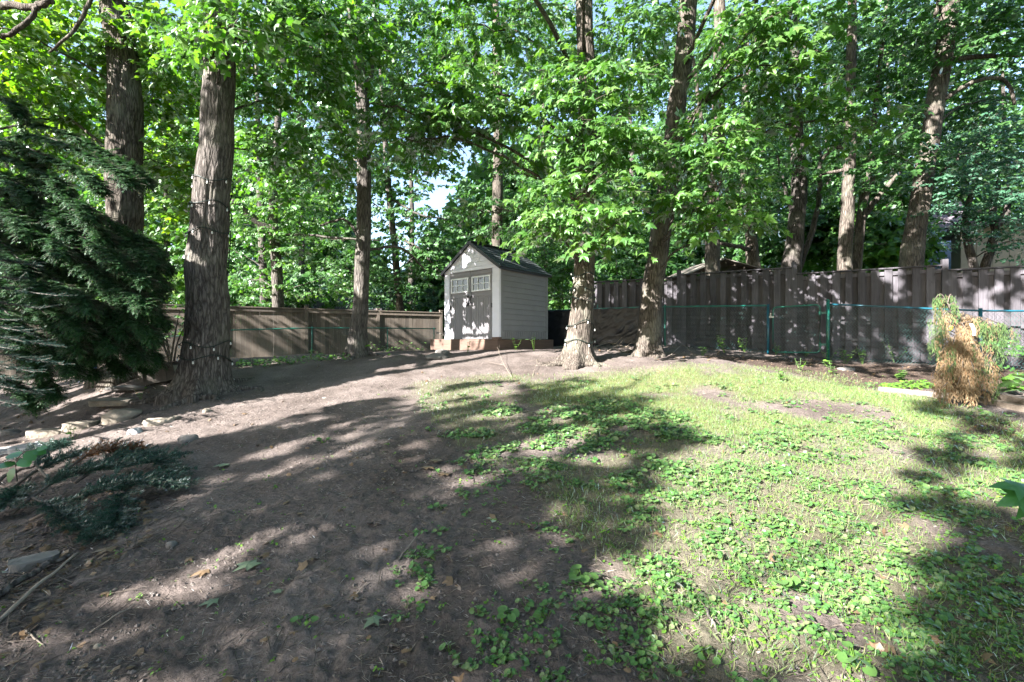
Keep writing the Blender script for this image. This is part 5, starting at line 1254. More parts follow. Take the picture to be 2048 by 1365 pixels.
# violets: rosettes of kidney leaves on short stalks
def rosettes(cx, cy, cs, per=(4, 9), big=1.0):
    X = []; T = []; N = []; S = []; A0 = []; B0 = []
    for i in range(len(cx)):
        k = R.integers(*per); a = R.uniform(0, 2 * PI, k); rr = cs[i] * (.25 + .9 * R.random(k)); z0 = G_[i]
        d = np.stack([np.cos(a), np.sin(a), np.zeros(k)], 1)
        hh = cs[i] * (.30 + .75 * R.random(k)); p = A(cx[i], cy[i], z0) + d * rr[:, None] + A(0, 0, 1) * hh[:, None]
        X.append(p); T.append(d * 1.0 + R.normal(size=(k, 3)) * .25 - A(0, 0, .25)); N.append(A(0, 0, 1) + d * .45 + TO_SUN * .25 + R.normal(size=(k, 3)) * .36); S.append(cs[i] * (.6 + .55 * R.random(k)) * big)
        A0.append(np.repeat(A(cx[i], cy[i], z0 - .01)[None], k, 0)); B0.append(p)
    return [np.concatenate(v) for v in (X, T, N, S, A0, B0)]
def vdens(x, y):
    v = 1.5 * soft(x, y, VIOLET_A, .3, seed=81) + 0.30 * soft(x, y, VIOLET_B, .35, seed=82) + 0.17 * soft(x, y, VIOLET_C, .4, seed=83) + .10 * soft(x, y, GRASS, .4)
    c = fbm(x * 3.4, y * 3.4, 0, 85, 2); return v * np.clip((c - .38) * 4.2, 0, 1)
x, y = scatter(44000, -3, 8, 1.7, 8.0, vdens); G_ = NG(x, y)
cs = .017 + .034 * R.random(len(x)) ** 1.7; cs *= np.clip(.62 + (y - 2.0) * .17, .62, 1.15)
p_, t_, n_, s_, a_, b_ = rosettes(x, y, cs)
mb = MB(); Vl, Fl = place_leaves(p_, t_, n_, s_, LEAF_KIDNEY); mb.add(Vl, [Fl], 0); Vt, Ft = sticks(a_, b_, .0014, .001); mb.add(Vt, Ft, 1)
mb.build('violet_ground_cover', [M['violet'], M['weed']], kind='stuff')
# tiny seedlings over the turf and bare soil
x, y = scatter(30000, -3, 8, 1.8, 9.0, lambda x, y: .04 + .28 * soft(x, y, GRASS, .4)); n = len(x); G_ = NG(x, y)
p_, t_, n_, s_, a_, b_ = rosettes(x, y, np.full(n, .010) + .016 * R.random(n) ** 2, (3, 6))
Vl, Fl = place_leaves(p_, t_, n_, s_, LEAF_OVAL); obj('seedlings', Vl, [Fl], M['weed'], kind='stuff')

# crumbs of earth and grit
def rockmesh(seed, n=2, amp=.35, flat=1.0):
    import bmesh
    bm = bmesh.new(); bmesh.ops.create_icosphere(bm, subdivisions=n, radius=1)
    V = np.array([v.co[:] for v in bm.verts]); Fc = np.array([[v.index for v in f.verts] for f in bm.faces]); bm.free()
    d = 1 + amp * (fbm(V[:, 0] * 1.1 + seed * 7, V[:, 1] * 1.1, V[:, 2] * 1.1, seed, 3) - .5) * 2
    V = V * d[:, None]; V = np.sign(V) * np.abs(V) ** .8
    V[:, 2] *= flat; return V, Fc
Vr = np.array([[1, 0, .1], [.2, .9, -.1], [-.9, .3, .1], [-.4, -.9, 0], [.1, .1, .75], [0, 0, -.7]]); Fr = np.array([[0, 1, 4], [1, 2, 4], [2, 3, 4], [3, 0, 4], [1, 0, 5], [2, 1, 5], [3, 2, 5], [0, 3, 5]])
x, y = scatter(90000, -8, 8, 1.7, 10, lambda x, y: (.12 + .5 * np.clip(fbm(x * 1.2, y * 1.2, 0, 91, 2) * 2.6 - 1, 0, 1)) * (1 - .8 * soft(x, y, GRASS, .4))); n = len(x); z = NG(x, y)
sz = .0035 + .014 * R.random(n) ** 3; an = R.uniform(0, 2 * PI, n); ca, sa = np.cos(an), np.sin(an)
W = Vr[None] * sz[:, None, None]; W = np.stack([W[..., 0] * ca[:, None] - W[..., 1] * sa[:, None], W[..., 0] * sa[:, None] + W[..., 1] * ca[:, None], W[..., 2]], -1) + np.stack([x, y, z], 1)[:, None]
obj('earth_crumbs', W.reshape(-1, 3), [(np.arange(n)[:, None, None] * len(Vr) + Fr[None]).reshape(-1, 3)], simple('earth_crumb', (0.115, 0.098, 0.09), .97, var=.3, scale=30), kind='stuff')
# mulch chips in the bed
x, y = scatter(60000, 1, 9, 5, 11.5, lambda x, y: mulchy(x, y) * .7); n = len(x); z = NG(x, y) + .006
a = R.uniform(0, 2 * PI, n); tip = np.stack([np.cos(a), np.sin(a), R.normal(size=n) * .3], 1)
Vl, Fl = place_leaves(np.stack([x, y, z], 1), tip, A(0, 0, 1) + R.normal(size=(n, 3)) * .5, .025 + .05 * R.random(n), LEAF_DIAMOND, .6)
obj('bark_mulch', Vl, [Fl], leafmat('mulch_chip', [(.05, .032, .025), (.11, .075, .055), (.19, .14, .105)], (1, 1, 1), .02), kind='stuff')
# dead leaf litter under the conifers and along the fences
HEAP = wpoly([(2, 1060), (120, 1000), (330, 960), (300, 1080), (200, 1150), (2, 1300)])
def litter(x, y): return .5 * in_poly(x, y, HEAP) + .35 * in_poly(x, y, wpoly([(2, 900), (2, 720), (330, 720), (330, 790), (200, 830)])) + .5 * mulchy(x, y) * .25 + .022 + .3 * in_poly(x, y, wpoly([(1100, 715), (1110, 698), (1540, 700), (1600, 722), (1350, 722)]))
x, y = scatter(22000, -14, 10, 1.8, 13, litter); n = len(x); z = NG(x, y) + .01
Vl, Fl = place_leaves(np.stack([x, y, z], 1), R.normal(size=(n, 3)) * A(1, 1, .25), A(0, 0, 1) + R.normal(size=(n, 3)) * .5, .03 + .05 * R.random(n), LEAF_MID)
obj('leaf_litter', Vl, [Fl], M['leaf_brown'], kind='stuff')

x, y = scatter(34000, -7, 3, 1.7, 8, lambda x, y: .10 * in_poly(x, y, wpoly([(2, 950), (400, 930), (420, 1060), (250, 1200), (2, 1364)])) + .35 * in_poly(x, y, HEAP) + .018); n = len(x); z = NG(x, y) + .008
a = R.uniform(0, 2 * PI, n); Ls = .06 + .16 * R.random(n); p0_ = np.stack([x, y, z], 1); p1_ = p0_ + np.stack([np.cos(a) * Ls, np.sin(a) * Ls, 0 * a], 1); p1_[:, 2] = NG(p1_[:, 0], p1_[:, 1]) + .012 + .02 * R.random(n)
Vl, Fl = sticks(p0_, p1_, .0028, .0016); obj('twig_litter', Vl, Fl, M['bark_twig'], kind='stuff')
# ------------------------------------------------------------------ stones
def stone(label, px, py, w_px, h_px, mat='stone_tan', seed=0, deep=.8, flat=None, slab=False, rz=0, name='stone', Y=None):
    q = at(px, py); k = q[1] / F; w = .86 * w_px * k / 2; h = h_px * k / 2 if flat is None else flat
    V, Fc = rockmesh(seed, 4, .5)
    if slab: V = np.sign(V) * np.abs(V) ** .6; V[:, 2] = np.clip(V[:, 2], -.8, .62)
    V = V * (1 + .16 * (fbm(V[:, 0] * 3.5 + seed, V[:, 1] * 3.5, V[:, 2] * 3.5, seed + 5, 3) - .5))[:, None]
    V = V * A(w, w * deep, h); V = rot2(V, rz) + A(q[0], q[1], q[2] + h * .12)
    return tag(obj(name, V, [Fc], M[mat], smooth=not slab), label, 'rock')
stone('large flat flagstone tilted on the dark slope left of the stout lit maple', 235, 808, 85, 30, 'stone_tan', 1, .9, .07, True, .2)
stone('rounded tan boulder below the large tilted flagstone', 245, 838, 80, 34, 'stone_tan', 2, .7, None, False, .3)
stone('blocky tan stone with a squared right end in the sunlit edging row', 160, 856, 66, 36, 'stone_tan', 3, .6, None, True, .35)
stone('long low pale stone left of the blocky one in the edging row', 100, 868, 78, 26, 'stone_tan', 4, .5, None, True, .2)
stone('broad pale sunlit slab at the lower end of the edging row', 70, 898, 80, 40, 'stone_white', 5, .8, .06, True, .2)
stone('sunlit slab cut by the left edge of the picture', 20, 905, 70, 26, 'stone_white', 6, .8, .05, True, .3)
stone('small grey stone on the shaded earth at the far left edge', 22, 868, 40, 16, 'stone_grey', 7, .7)
stone('narrow mossy ridge stone half sunk in the sunlit dirt', 318, 850, 64, 26, 'stone_tan', 8, .35, None, False, .5)
stone('small pale stone at the foot of the half sunk ridge stone', 272, 868, 30, 20, 'stone_white', 9, .8)
stone('small cube like stone on the sunlit dirt right of the ridge stone', 352, 838, 16, 14, 'stone_tan', 10, .9, None, True)
stone('small stone sitting on the sunlit slope below the stout maple', 414, 824, 20, 14, 'stone_tan', 11, .8)
stone('brown root like stone standing out at the shadow edge of the slope', 376, 884, 44, 26, 'stone_grey', 12, .6, None, False, .6)
stone('flat grey paving stone in the deep shade behind the flagstone', 270, 778, 90, 12, 'stone_grey', 13, .8, .04, True)
stone('grey brick shaped stone lying before the cut spruce heap', 72, 1128, 84, 40, 'stone_grey', 15, .55, None, True, .75)
stone('small round pebble on the shaded dirt slope', 344, 1096, 22, 16, 'stone_grey', 16, .8)
stone('tiny pale pebble low on the dirt slope', 196, 1290, 18, 14, 'stone_tan', 17, .9)
stone('grey white boulder in the weeds at the left corner of the platform', 884, 708, 34, 15, 'stone_grey', 18, .8)
stone('low grey stone under the grey white boulder by the platform', 872, 716, 46, 16, 'stone_grey', 19, .7)
stone('pale flat stone on the mulch in front of the dark fence', 1692, 742, 34, 13, 'stone_grey', 20, .7)
stone('pale block showing behind the right side of the weeping cedar', 2012, 728, 26, 26, 'stone_white', 21, .8)

# ------------------------------------------------------------------ timbers edging the bed
def timber(label, p, q, h=.10, w=.10, lift=0, name='landscape_timber'):
    d = (q - p)[:2]; L = np.linalg.norm(d); rz = math.atan2(d[1], d[0]); m_ = (p + q) / 2; pit = math.atan2(q[2] - p[2], L)
    return tag(pbox(name, None, m_ + A(0, 0, h / 2 - .02 + lift), (L, w, h), M['timber'], rot=(0, -pit, rz)), label, 'timber')
ta_, tb_ = at(1758, 786), at(1880, 796); timber('short weathered landscape timber edging the mulch left of the weeping cedar', ta_, tb_, .11)
tc_, td_ = at(1900, 792), at(2120, 838)
timber('lower landscape timber right of the weeping cedar', tc_, td_, .11, .12)
timber('upper landscape timber stacked on the lower one right of the weeping cedar', tc_ + A(.15, .10, 0), td_ + A(.1, .10, 0), .10, .12, .10)

# ------------------------------------------------------------------ weeping cedar, dying from below
wb = at(1932, 806); wc = thing('weeping_cedar', 'dying weeping cedar with drooping tan and green foliage by the landscape timber', 'tree', wb)
kk = wb[1] / F
WP = lambda px, py, dy=0.0: P(px, py, wb[1] + dy)
stem = spline([wb - A(0, 0, .1), WP(1928, 740), WP(1918, 680), WP(1908, 640), WP(1895, 606)], 24)
Vt, Ft = tube(stem, np.linspace(.028, .009, 24), 8); obj('stem', Vt, Ft, M['bark_brown'], wc, smooth=True)
gm, dm = MB(), MB()
def strand(top, L, mb, wd=1.0):
    n = max(8, int(L / .0065)); s = np.sort(R.random(n))[:, None]
    ax = A(random.uniform(-.12, .12), random.uniform(-.12, .12), -1); fa = norm(A(random.uniform(-1, 1), -random.uniform(.2, 1), 0)); lat = np.cross(ax, fa)
    w = (.008 + .034 * np.sin(PI * np.clip(s * .9 + .08, 0, 1))) * wd * min(1, L / .2)
    o = R.uniform(-1, 1, (n, 1)); p = top + ax * s * L + lat * o * w + fa * .008 * R.normal(size=(n, 1))
    t = ax + lat * o * .45 + R.normal(size=(n, 3)) * .08; nr = fa + R.normal(size=(n, 3)) * .25
    Vl, Fl = place_leaves(p, t, nr, (.03 + .035 * R.random(n)) * wd, LEAF_DIAMOND, .5); mb.add(Vl, [Fl], 0)
boughs = [(2038, 660, -.05, 1.0, 16, 34), (2030, 690, .05, .95, 12, 36), (2005, 700, .1, .8, 14, 44), (2012, 750, -.15, .9, 14, 36), (1858, 650, .05, .95, 12, 34), (1852, 690, -.05, 1.0, 12, 30), (1862, 735, -.15, .8, 14, 36), (1868, 612, .05, 1, 10, 40),  # px, py of the tip, depth shift, share of green, number of strands, strand length px
    (1868, 600, .0, 1.0, 10, 32), (1908, 604, .05, 1.0, 12, 34), (1882, 640, -.1, .9, 16, 50), (1920, 625, -.05, .9, 10, 36), (1870, 660, .0, .9, 16, 34),
    (1960, 645, .1, .45, 16, 50), (1985, 650, -.1, .8, 14, 44), (2015, 655, .05, 1.0, 16, 30), (2036, 668, .05, 1.0, 10, 24), (1858, 680, -.1, 1.0, 8, 24),
    (1880, 705, -.25, .75, 22, 40), (1905, 690, -.3, .10, 26, 60), (1935, 668, -.25, .08, 26, 70), (1955, 700, -.3, .35, 24, 46), (1975, 716, -.2, .7, 18, 50), (2000, 735, -.1, .9, 14, 40),
    (1862, 715, .0, 1.0, 8, 20), (1872, 745, -.3, .05, 20, 52), (1895, 745, -.4, .05, 26, 56), (1925, 735, -.42, .05, 26, 60), (1950, 745, -.4, .12, 24, 52), (1980, 755, -.3, .5, 18, 44), (1990, 770, -.2, .85, 14, 34),
    (1885, 775, -.45, .03, 18, 34), (1940, 775, -.5, .03, 20, 36), (1915, 770, -.45, .03, 18, 36), (1900, 720, .3, .3, 20, 50), (1940, 720, .35, .2, 20, 60), (1870, 770, .25, .1, 14, 36), (1960, 770, .3, .3, 14, 30), (1915, 700, .1, .05, 24, 60), (1930, 745, .1, .03, 24, 60)]
for (px, py, dy, gshare, ns, sl) in boughs:
    e = WP(px, py, dy); k = int(np.argmin(np.abs(stem[:, 2] - min(e[2] + .08, stem[-1, 2])))); s0 = stem[k]
    bp_ = spline([s0, (s0 + e) / 2 + A(0, 0, .07 + .06 * random.random()), e], 16); Vt, Ft = tube(bp_, np.linspace(.008, .003, 16), 5); obj('branch', Vt, Ft, M['bark_twig'], wc)
    for _ in range(int(ns * .72)):
        u = random.uniform(.30, 1) ** .7; q = bp_[int(u * 15)] + R.normal(size=3) * A(.03, .03, .008)
        green = random.random() < gshare * (.25 + .6 * u)
        strand(q, sl * kk * random.uniform(.45, 1.25) * (.8 + .3 * u), gm if green else dm)
gm.build('green_foliage', [M['cedar_green']], wc); dm.build('dead_foliage', [M['cedar_dead']], wc)
q = WP(1942, 648, -.3); mb = MB(); u = np.linspace(0, 1, 8)
Vr_ = []
for s in u: Vr_ += [q + A(-.025 + .03 * s + .015 * s * s, -.02 * math.sin(s * 3), -.16 * s), q + A(.018 + .035 * s, -.02 * math.sin(s * 3) - .004, -.155 * s)]
i = np.arange(7) * 2; tgo = obj('plant_tag', np.array(Vr_), [np.stack([i, i + 1, i + 3, i + 2], -1)], M['white_tag']); tag(tgo, 'curled white paper tag hanging on the weeping cedar', 'tag')
tgo.modifiers.new('thick', 'SOLIDIFY').thickness = .002
q = WP(1899, 657, -.33); Vt, Ft = tube(spline([q, q + A(.02, -.02, .02), q + A(.045, 0, 0), q + A(.02, .01, -.025), q + A(-.01, -.01, -.03)], 14), .006, 6); tag(obj('ribbon', Vt, Ft, M['yellow'], smooth=True), 'small bright yellow ribbon knotted in the weeping cedar', 'ribbon')

# ------------------------------------------------------------------ string lights on the two maples
def wrap(key, label, rows, side, drop=None):
    path, rr, tr = TREES[key]; b = path[0]
    t = thing('string_lights', label, 'string lights', A(path[3][0], path[3][1], path[3][2] + .3))
    pts = []; bulbs = []
    Yd = path[len(path) // 3][1]; rows = [(CAMZ - (p - 682.5) / F * (Yd - .25), zz) for p, zz in rows]
    for i, (z, dz) in enumerate(rows):
        z2 = rows[i + 1][0] if i + 1 < len(rows) else z - .1
        for k in range(36):
            th = 2 * PI * k / 36 - PI / 2 + PI; u = k / 36; zz = z + (z2 - z) * np.clip((u - .82) / .18, 0, 1) + dz * math.sin(th * 1.0) + .045 * math.cos(3 * th + i * 2)
            j = int(np.argmin(np.abs(path[:, 2] - zz))); h = zz - path[0, 2] - .25
            r = rr[j] * 1.03 + .028 + (.10 * rr[0] * math.exp(-max(h, 0) / .3) if h < 1 else 0) + .22 * rr[j] * math.exp(-max(h, 0) / .5)
            pts.append(A(path[j][0] + r * math.cos(th), path[j][1] + r * math.sin(th), zz))
            if k % 5 == i % 5: bulbs.append((pts[-1], A(math.cos(th), math.sin(th), 0)))
    Vt, Ft = tube(pts, .009, 5); obj('cable', Vt, Ft, M['cable'], t)
    bv, bf_ = tube([A(0, 0, 0), A(0, 0, -.012), A(0, 0, -.03), A(0, 0, -.045), A(0, 0, -.052)], [.006, .010, .015, .012, .003], 8)
    me = make_mesh('bulb', bv, bf_, M['bulb'], smooth=True); sk, sf = tube([A(0, 0, .03), A(0, 0, 0)], .010, 7); ms = make_mesh('socket', sk, sf, M['cable'])
    for p, d in bulbs:
        for m_, nm in ((me, 'bulb'), (ms, 'socket')):
            o = bpy.data.objects.new(nm, m_); COL.objects.link(o); o.parent = t; o.location = tuple(p + d * .018 - A(0, 0, .03) - origin(t))
    return t
wrap('A', 'dark string of white bulbs wound round the stout left maple', [(352, .02), (408, -.06), (455, .05), (687, .03), (718, -.03)], 1)
wrap('E', 'dark string of white bulbs wound round the middle maple right of the shed', [(482, .01), (500, -.02), (545, .05), (574, .03), (597, 0), (655, -.12), (680, .04)], 1)
# coil of spare lights on the ground
q = at(446, 775); t = thing('light_string_pile', 'tangled pile of spare string lights at the foot of the stout left maple', 'string lights', q)
pts = [q + A(.22 * math.cos(a * 1.7) * (.5 + .5 * math.sin(a * .37)) + .04 * math.sin(a * 5), .16 * math.sin(a * 1.3), .05 + .09 * abs(math.sin(a * .61)) * (1 - .4 * math.cos(a))) for a in np.linspace(0, 26, 160)]
Vt, Ft = tube(pts, .008, 5); obj('cable', Vt, Ft, M['cable'], t)
bv, bf_ = tube([A(0, 0, 0), A(0, 0, -.015), A(0, 0, -.035), A(0, 0, -.05)], [.008, .02, .022, .005], 8); me = make_mesh('spare_bulb', bv, bf_, M['bulb'], smooth=True)
for k in range(0, 160, 11):
    o = bpy.data.objects.new('bulb', me); COL.objects.link(o); o.parent = t; o.location = tuple(pts[k] - q + A(0, -.02, .02)); o.rotation_euler = (random.uniform(0, 3), random.uniform(0, 3), 0)

# wooden box behind the stout maple, and things at the dark left edge
q = at(322, 766); bx = thing('wooden_box', 'old dark wooden planter box tilted against the left root of the stout maple', 'box', q, rotz=.35)
for (c, d) in (((0, -.2, .16), (.55, .03, .32)), ((0, .2, .16), (.55, .03, .32)), ((-.27, 0, .16), (.03, .37, .32)), ((.27, 0, .16), (.03, .37, .32))): pbox('panel', bx, c, d, M['old_wood'], rot=(0, -.22, 0))
for k in range(4): pbox('lid_board', bx, (0.03, -.165 + .11 * k, .335), (.58, .10, .022), M['old_wood'], rot=(0, -.22, 0))
for k in (-.24, .12): pbox('batten', bx, (k, -.225, .17), (.05, .02, .30), M['old_wood'], rot=(0, -.12, 0))
q = at(190, 752, lo=6); cp_ = thing('garden_chair', 'bright blue plastic garden chair far back in the gap under the hemlock boughs', 'chair', q)
bl = M['blue_plastic']; pbox('seat', cp_, (0, 0, .42), (.42, .42, .03), bl); pbox('backrest', cp_, (0, .2, .66), (.42, .03, .42), bl, rot=(-.15, 0, 0))
for x_ in (-.18, .18):
    for y_ in (-.18, .18): pbox('leg', cp_, (x_, y_, .2), (.035, .035, .42), bl)
# thin stake
q = at(172, 778, lo=5); Vt, Ft = tube([q - A(0, 0, .1), q + A(-.03, 0, .45)], .012, 6); tag(obj('garden_stake', Vt, Ft, M['bark_dark'], smooth=True), 'thin dark stake standing on the shaded slope under the hemlock', 'stake')

# ------------------------------------------------------------------ cut spruce boughs heaped on the dirt
def cut_branch(label, pts, shoots, mat, group=None, nl=.022, sl=.15):
    p = [at(a, b) + A(0, 0, h) for a, b, h in pts]; pp = spline(p, 16); t = thing('cut_branch', label, 'branch', (pp[0][0], pp[0][1], pp[0][2]), group)
    Vt, Ft = tube(pp, np.linspace(.014, .004, 16), 6); obj('stem', Vt, Ft, M['bark_twig'], t, smooth=True)
    a, b, (p_, t_, n_, s_) = spruce_branch(pp[2:], shoots * 3, sl, nl * 1.25, 70, up=.22)
    mb = MB(); Vl, Fl = place_leaves(p_, t_, n_, s_, LEAF_NEEDLE, .6); mb.add(Vl, [Fl], 0); Vt, Ft = sticks(a, b, .003, .002); mb.add(Vt, Ft, 1)
    mb.build('needles', [M[mat], M['bark_twig']], t)
GRP = 'cut blue spruce boughs in the heap'
LB = 'cut blue spruce bough lying in the heap on the dirt at the lower left'
cut_branch('cut blue spruce bough along the back edge of the heap at the lower left', [(0, 1010, .06), (100, 960, .16), (200, 930, .14), (270, 920, .08)], 46, 'spruce_cut', GRP)
cut_branch('cut blue spruce bough reaching farthest right from the middle of the heap', [(20, 1040, .05), (120, 1000, .18), (240, 975, .20), (340, 930, .10)], 56, 'spruce_cut', GRP)
cut_branch('cut blue spruce bough on the near side of the heap facing the bare slope', [(60, 1050, .05), (160, 1030, .15), (260, 1000, .16), (360, 985, .08)], 56, 'spruce_cut', GRP)
cut_branch('topmost green cut spruce bough beside the rust brown one', [(150, 1000, .15), (230, 960, .22), (300, 945, .16), (350, 960, .08)], 40, 'spruce_cut', GRP)
cut_branch('cut spruce bough at the left edge of the heap near the glossy seedling', [(60, 980, .10), (40, 1010, .12), (10, 1040, .12), (-30, 1050, .06)], 36, 'spruce_cut', GRP)
cut_branch('cut spruce bough hanging down the right end of the heap by the pale stick', [(300, 960, .1), (250, 1010, .12), (240, 1040, .08), (225, 1065, .04)], 36, 'spruce_cut', GRP)
cut_branch('short cut spruce bough at the back of the heap under the glossy seedling', [(100, 1000, .16), (70, 965, .20), (90, 935, .20), (120, 915, .12)], 34, 'spruce_cut', GRP)
cut_branch('lowest cut spruce bough of the heap above the brick shaped stone', [(40, 1010, .1), (100, 1040, .12), (140, 1060, .06), (190, 1085, .03)], 34, 'spruce_cut', GRP)
cut_branch('rust brown dead spruce bough on top of the green heap at the lower left', [(120, 990, .18), (180, 965, .26), (230, 955, .27), (262, 945, .24)], 34, 'spruce_dead', None, .03, .1)
def twig(label, pts, r=.006, mat='twig_grey', name='fallen_stick', side=0, cat='stick'):
    p = [at(a, b) + A(0, 0, h + r) for a, b, h in pts]; pp = spline(p, 14); pp[1:-1] += (fbm(np.arange(12)[:, None] * .35, np.arange(3)[None] * 9.0, R.random() * 50, 7, 2) - .5) * min(r * 3, .035)
    mb = MB(); Vt, Ft = tube(pp, np.linspace(r, r * .45, 14), 6); mb.add(Vt, Ft)
    for k in range(side):
        i_ = random.randint(4, 11); d = norm(pp[i_ + 1] - pp[i_ - 1]) + R.normal(size=3) * .6; e = pp[i_] + d * np.linalg.norm(pp[-1] - pp[0]) * .28
        Vt, Ft = sticks(pp[i_][None], e[None], r * .55, r * .25, 5); mb.add(Vt, Ft)
    return tag(mb.build(name, [M[mat]], smooth=True), label, cat)
twig('thin pale stick leaning off the right side of the cut spruce heap', [(186, 1088, .01), (222, 1040, .04), (262, 1003, .12)], .007)
twig('thick dark branch lying along the lower left edge below the heap', [(-20, 1215, .02), (60, 1165, .03), (140, 1125, .02)], .026, 'bark_dark', side=1)
twig('long bare stick beside the thick dark branch at the lower left', [(-10, 1250, .0), (70, 1190, .02), (155, 1120, .03)], .014)
twig('dark crooked stick on the left edge under the spruce heap', [(-20, 985, .05), (30, 970, .10), (70, 962, .12)], .02, 'bark_dark')
twig('thin curved stick across the lower left dirt slope', [(180, 1258, 0), (230, 1235, .02), (270, 1210, .01)], .005)
twig('slim stick on the dirt near the bottom left corner', [(50, 1255, 0), (70, 1275, .01), (90, 1286, 0)], .006)
twig('straight twig left of the sparse violets in the foreground', [(700, 1205, .0), (720, 1190, .015), (742, 1172, .01)], .005)
twig('twig pointing up the slope among the middle violets', [(797, 1126, 0), (815, 1105, .015), (838, 1083, .03)], .006)
twig('upright thin bare twig standing in the dirt before the platform', [(1024, 755, .0), (1005, 735, .10), (994, 712, .22)], .005, side=3)
twig('bent dry twig rising left of the middle maple roots', [(1065, 750, 0), (1078, 728, .12), (1098, 715, .16)], .004, side=2)
twig('pale arched stick by the fence right of the leaning trunk', [(1340, 712, 0), (1362, 700, .10), (1378, 706, .04), (1392, 712, 0)], .010)
twig('grey dead branch lying against the black plastic sheet', [(1180, 703, .02), (1215, 694, .10), (1262, 702, .06)], .014, side=4)
twig('second dead branch on the brush under the black plastic sheet', [(1215, 706, .02), (1240, 698, .06), (1275, 706, .02)], .012, side=4)
twig('bare branched twig standing before the tan fence', [(628, 722, 0), (636, 705, .15), (655, 682, .42)], .006, side=3)
twig('bare sapling twig right of the slender maple', [(790, 705, 0), (772, 690, .2), (752, 668, .45)], .006, side=3)
twig('dry twig leaning on the chain link mesh left of the gate', [(1385, 712, 0), (1430, 690, .2), (1465, 668, .55)], .006, side=3)
twig('twig lying on the mulch below the gate', [(1620, 735, 0), (1650, 728, .03), (1700, 738, 0)], .007, side=1)
twig('dark root crossing the lit grass right foreground', [(1410, 1230, .01), (1425, 1262, .02), (1445, 1285, 0)], .008, 'bark_dark')

# ------------------------------------------------------------------ fallen leaves
def fallen(label, px, py, w_px, mat, rz, group=None):
    q = at(px, py); s = w_px * q[1] / F * 1.0; V, T = LEAF_MAPLE; V = V * A(s, s, s * .6); V = V - A(0, s * .5, 0); V[:, 2] -= V[:, 2].min()
    o = obj('fallen_leaf', rot2(V, rz) + q + A(0, 0, .012), [T], M[mat]); tag(o, label, 'leaf', group)
fallen('large pale green maple leaf lying flat on the dirt slope', 490, 1140, 52, 'leaf_pale', 1.2)
fallen('small pale green leaf below the large one on the dirt slope', 416, 1214, 34, 'leaf_pale', 2.0)
fallen('little pale leaf right of the large pale leaf on the dirt', 556, 1190, 22, 'leaf_pale', .4)
fallen('grey curled leaf beside the brick shaped stone', 205, 1108, 40, 'leaf_brown', 1.8)
fallen('yellowish brown leaf on the dirt under the large pale leaf', 398, 1156, 34, 'leaf_brown', 2.2)
fallen('bleached maple leaf lying on the sunlit violets', 1618, 1214, 34, 'leaf_pale', .3)
fallen('tan leaf standing near the bottom left of the violets', 742, 1252, 40, 'leaf_pale', 2.6)
fallen('pale tan leaf low among the right hand violets', 1760, 1310, 46, 'leaf_brown', 1.0)
fallen('small green leaf on the bare dirt below the sunlit strip', 443, 930, 30, 'leaf_pale', .9)
fallen('brown leaf in the middle of the shaded dirt', 602, 1030, 16, 'leaf_brown', .1)
for (px, py) in [(860, 940), (885, 952), (870, 925)]: fallen('curled brown dead leaf in the small cluster above the middle violets', px, py, 30, 'leaf_brown', random.uniform(0, 6), 'cluster of curled brown leaves')
fallen('orange leaf among the shaded violets', 1248, 912, 14, 'leaf_brown', 2.0)

# ------------------------------------------------------------------ weeds one can tell apart
def weed(label, px, py, h_px, n=14, mat='weed', tpl=LEAF_OVAL, name='weed', ls=.055, spread=.5, group=None, stems=4):
    q = at(px, py); H = h_px * q[1] / F; t = thing(name, label, 'weed', q, group); S0 = []; S1 = []; X = []; T = []; N = []
    for k in range(stems):
        d = A(random.uniform(-1, 1) * spread, random.uniform(-1, 1) * spread, 1.0) * H * random.uniform(.6, 1.1); S0.append(q - A(0, 0, .03)); S1.append(q + d)
        for j in range(max(2, n // stems)):
            u = random.uniform(.3, 1); a = random.uniform(0, 6.28); X.append(q + d * u); T.append(A(math.cos(a), math.sin(a), .1)); N.append(A(0, 0, 1) + R.normal(size=3) * .35 + TO_SUN * .2)
    V, Fc = sticks(np.array(S0), np.array(S1), .004, .002, 4); obj('stem', V, Fc, M['weed'], t)
    V, Fc = place_leaves(np.array(X), np.array(T), np.array(N), ls * (.6 + .7 * R.random(len(X))), tpl); obj('foliage', V, [Fc], M[mat], t)
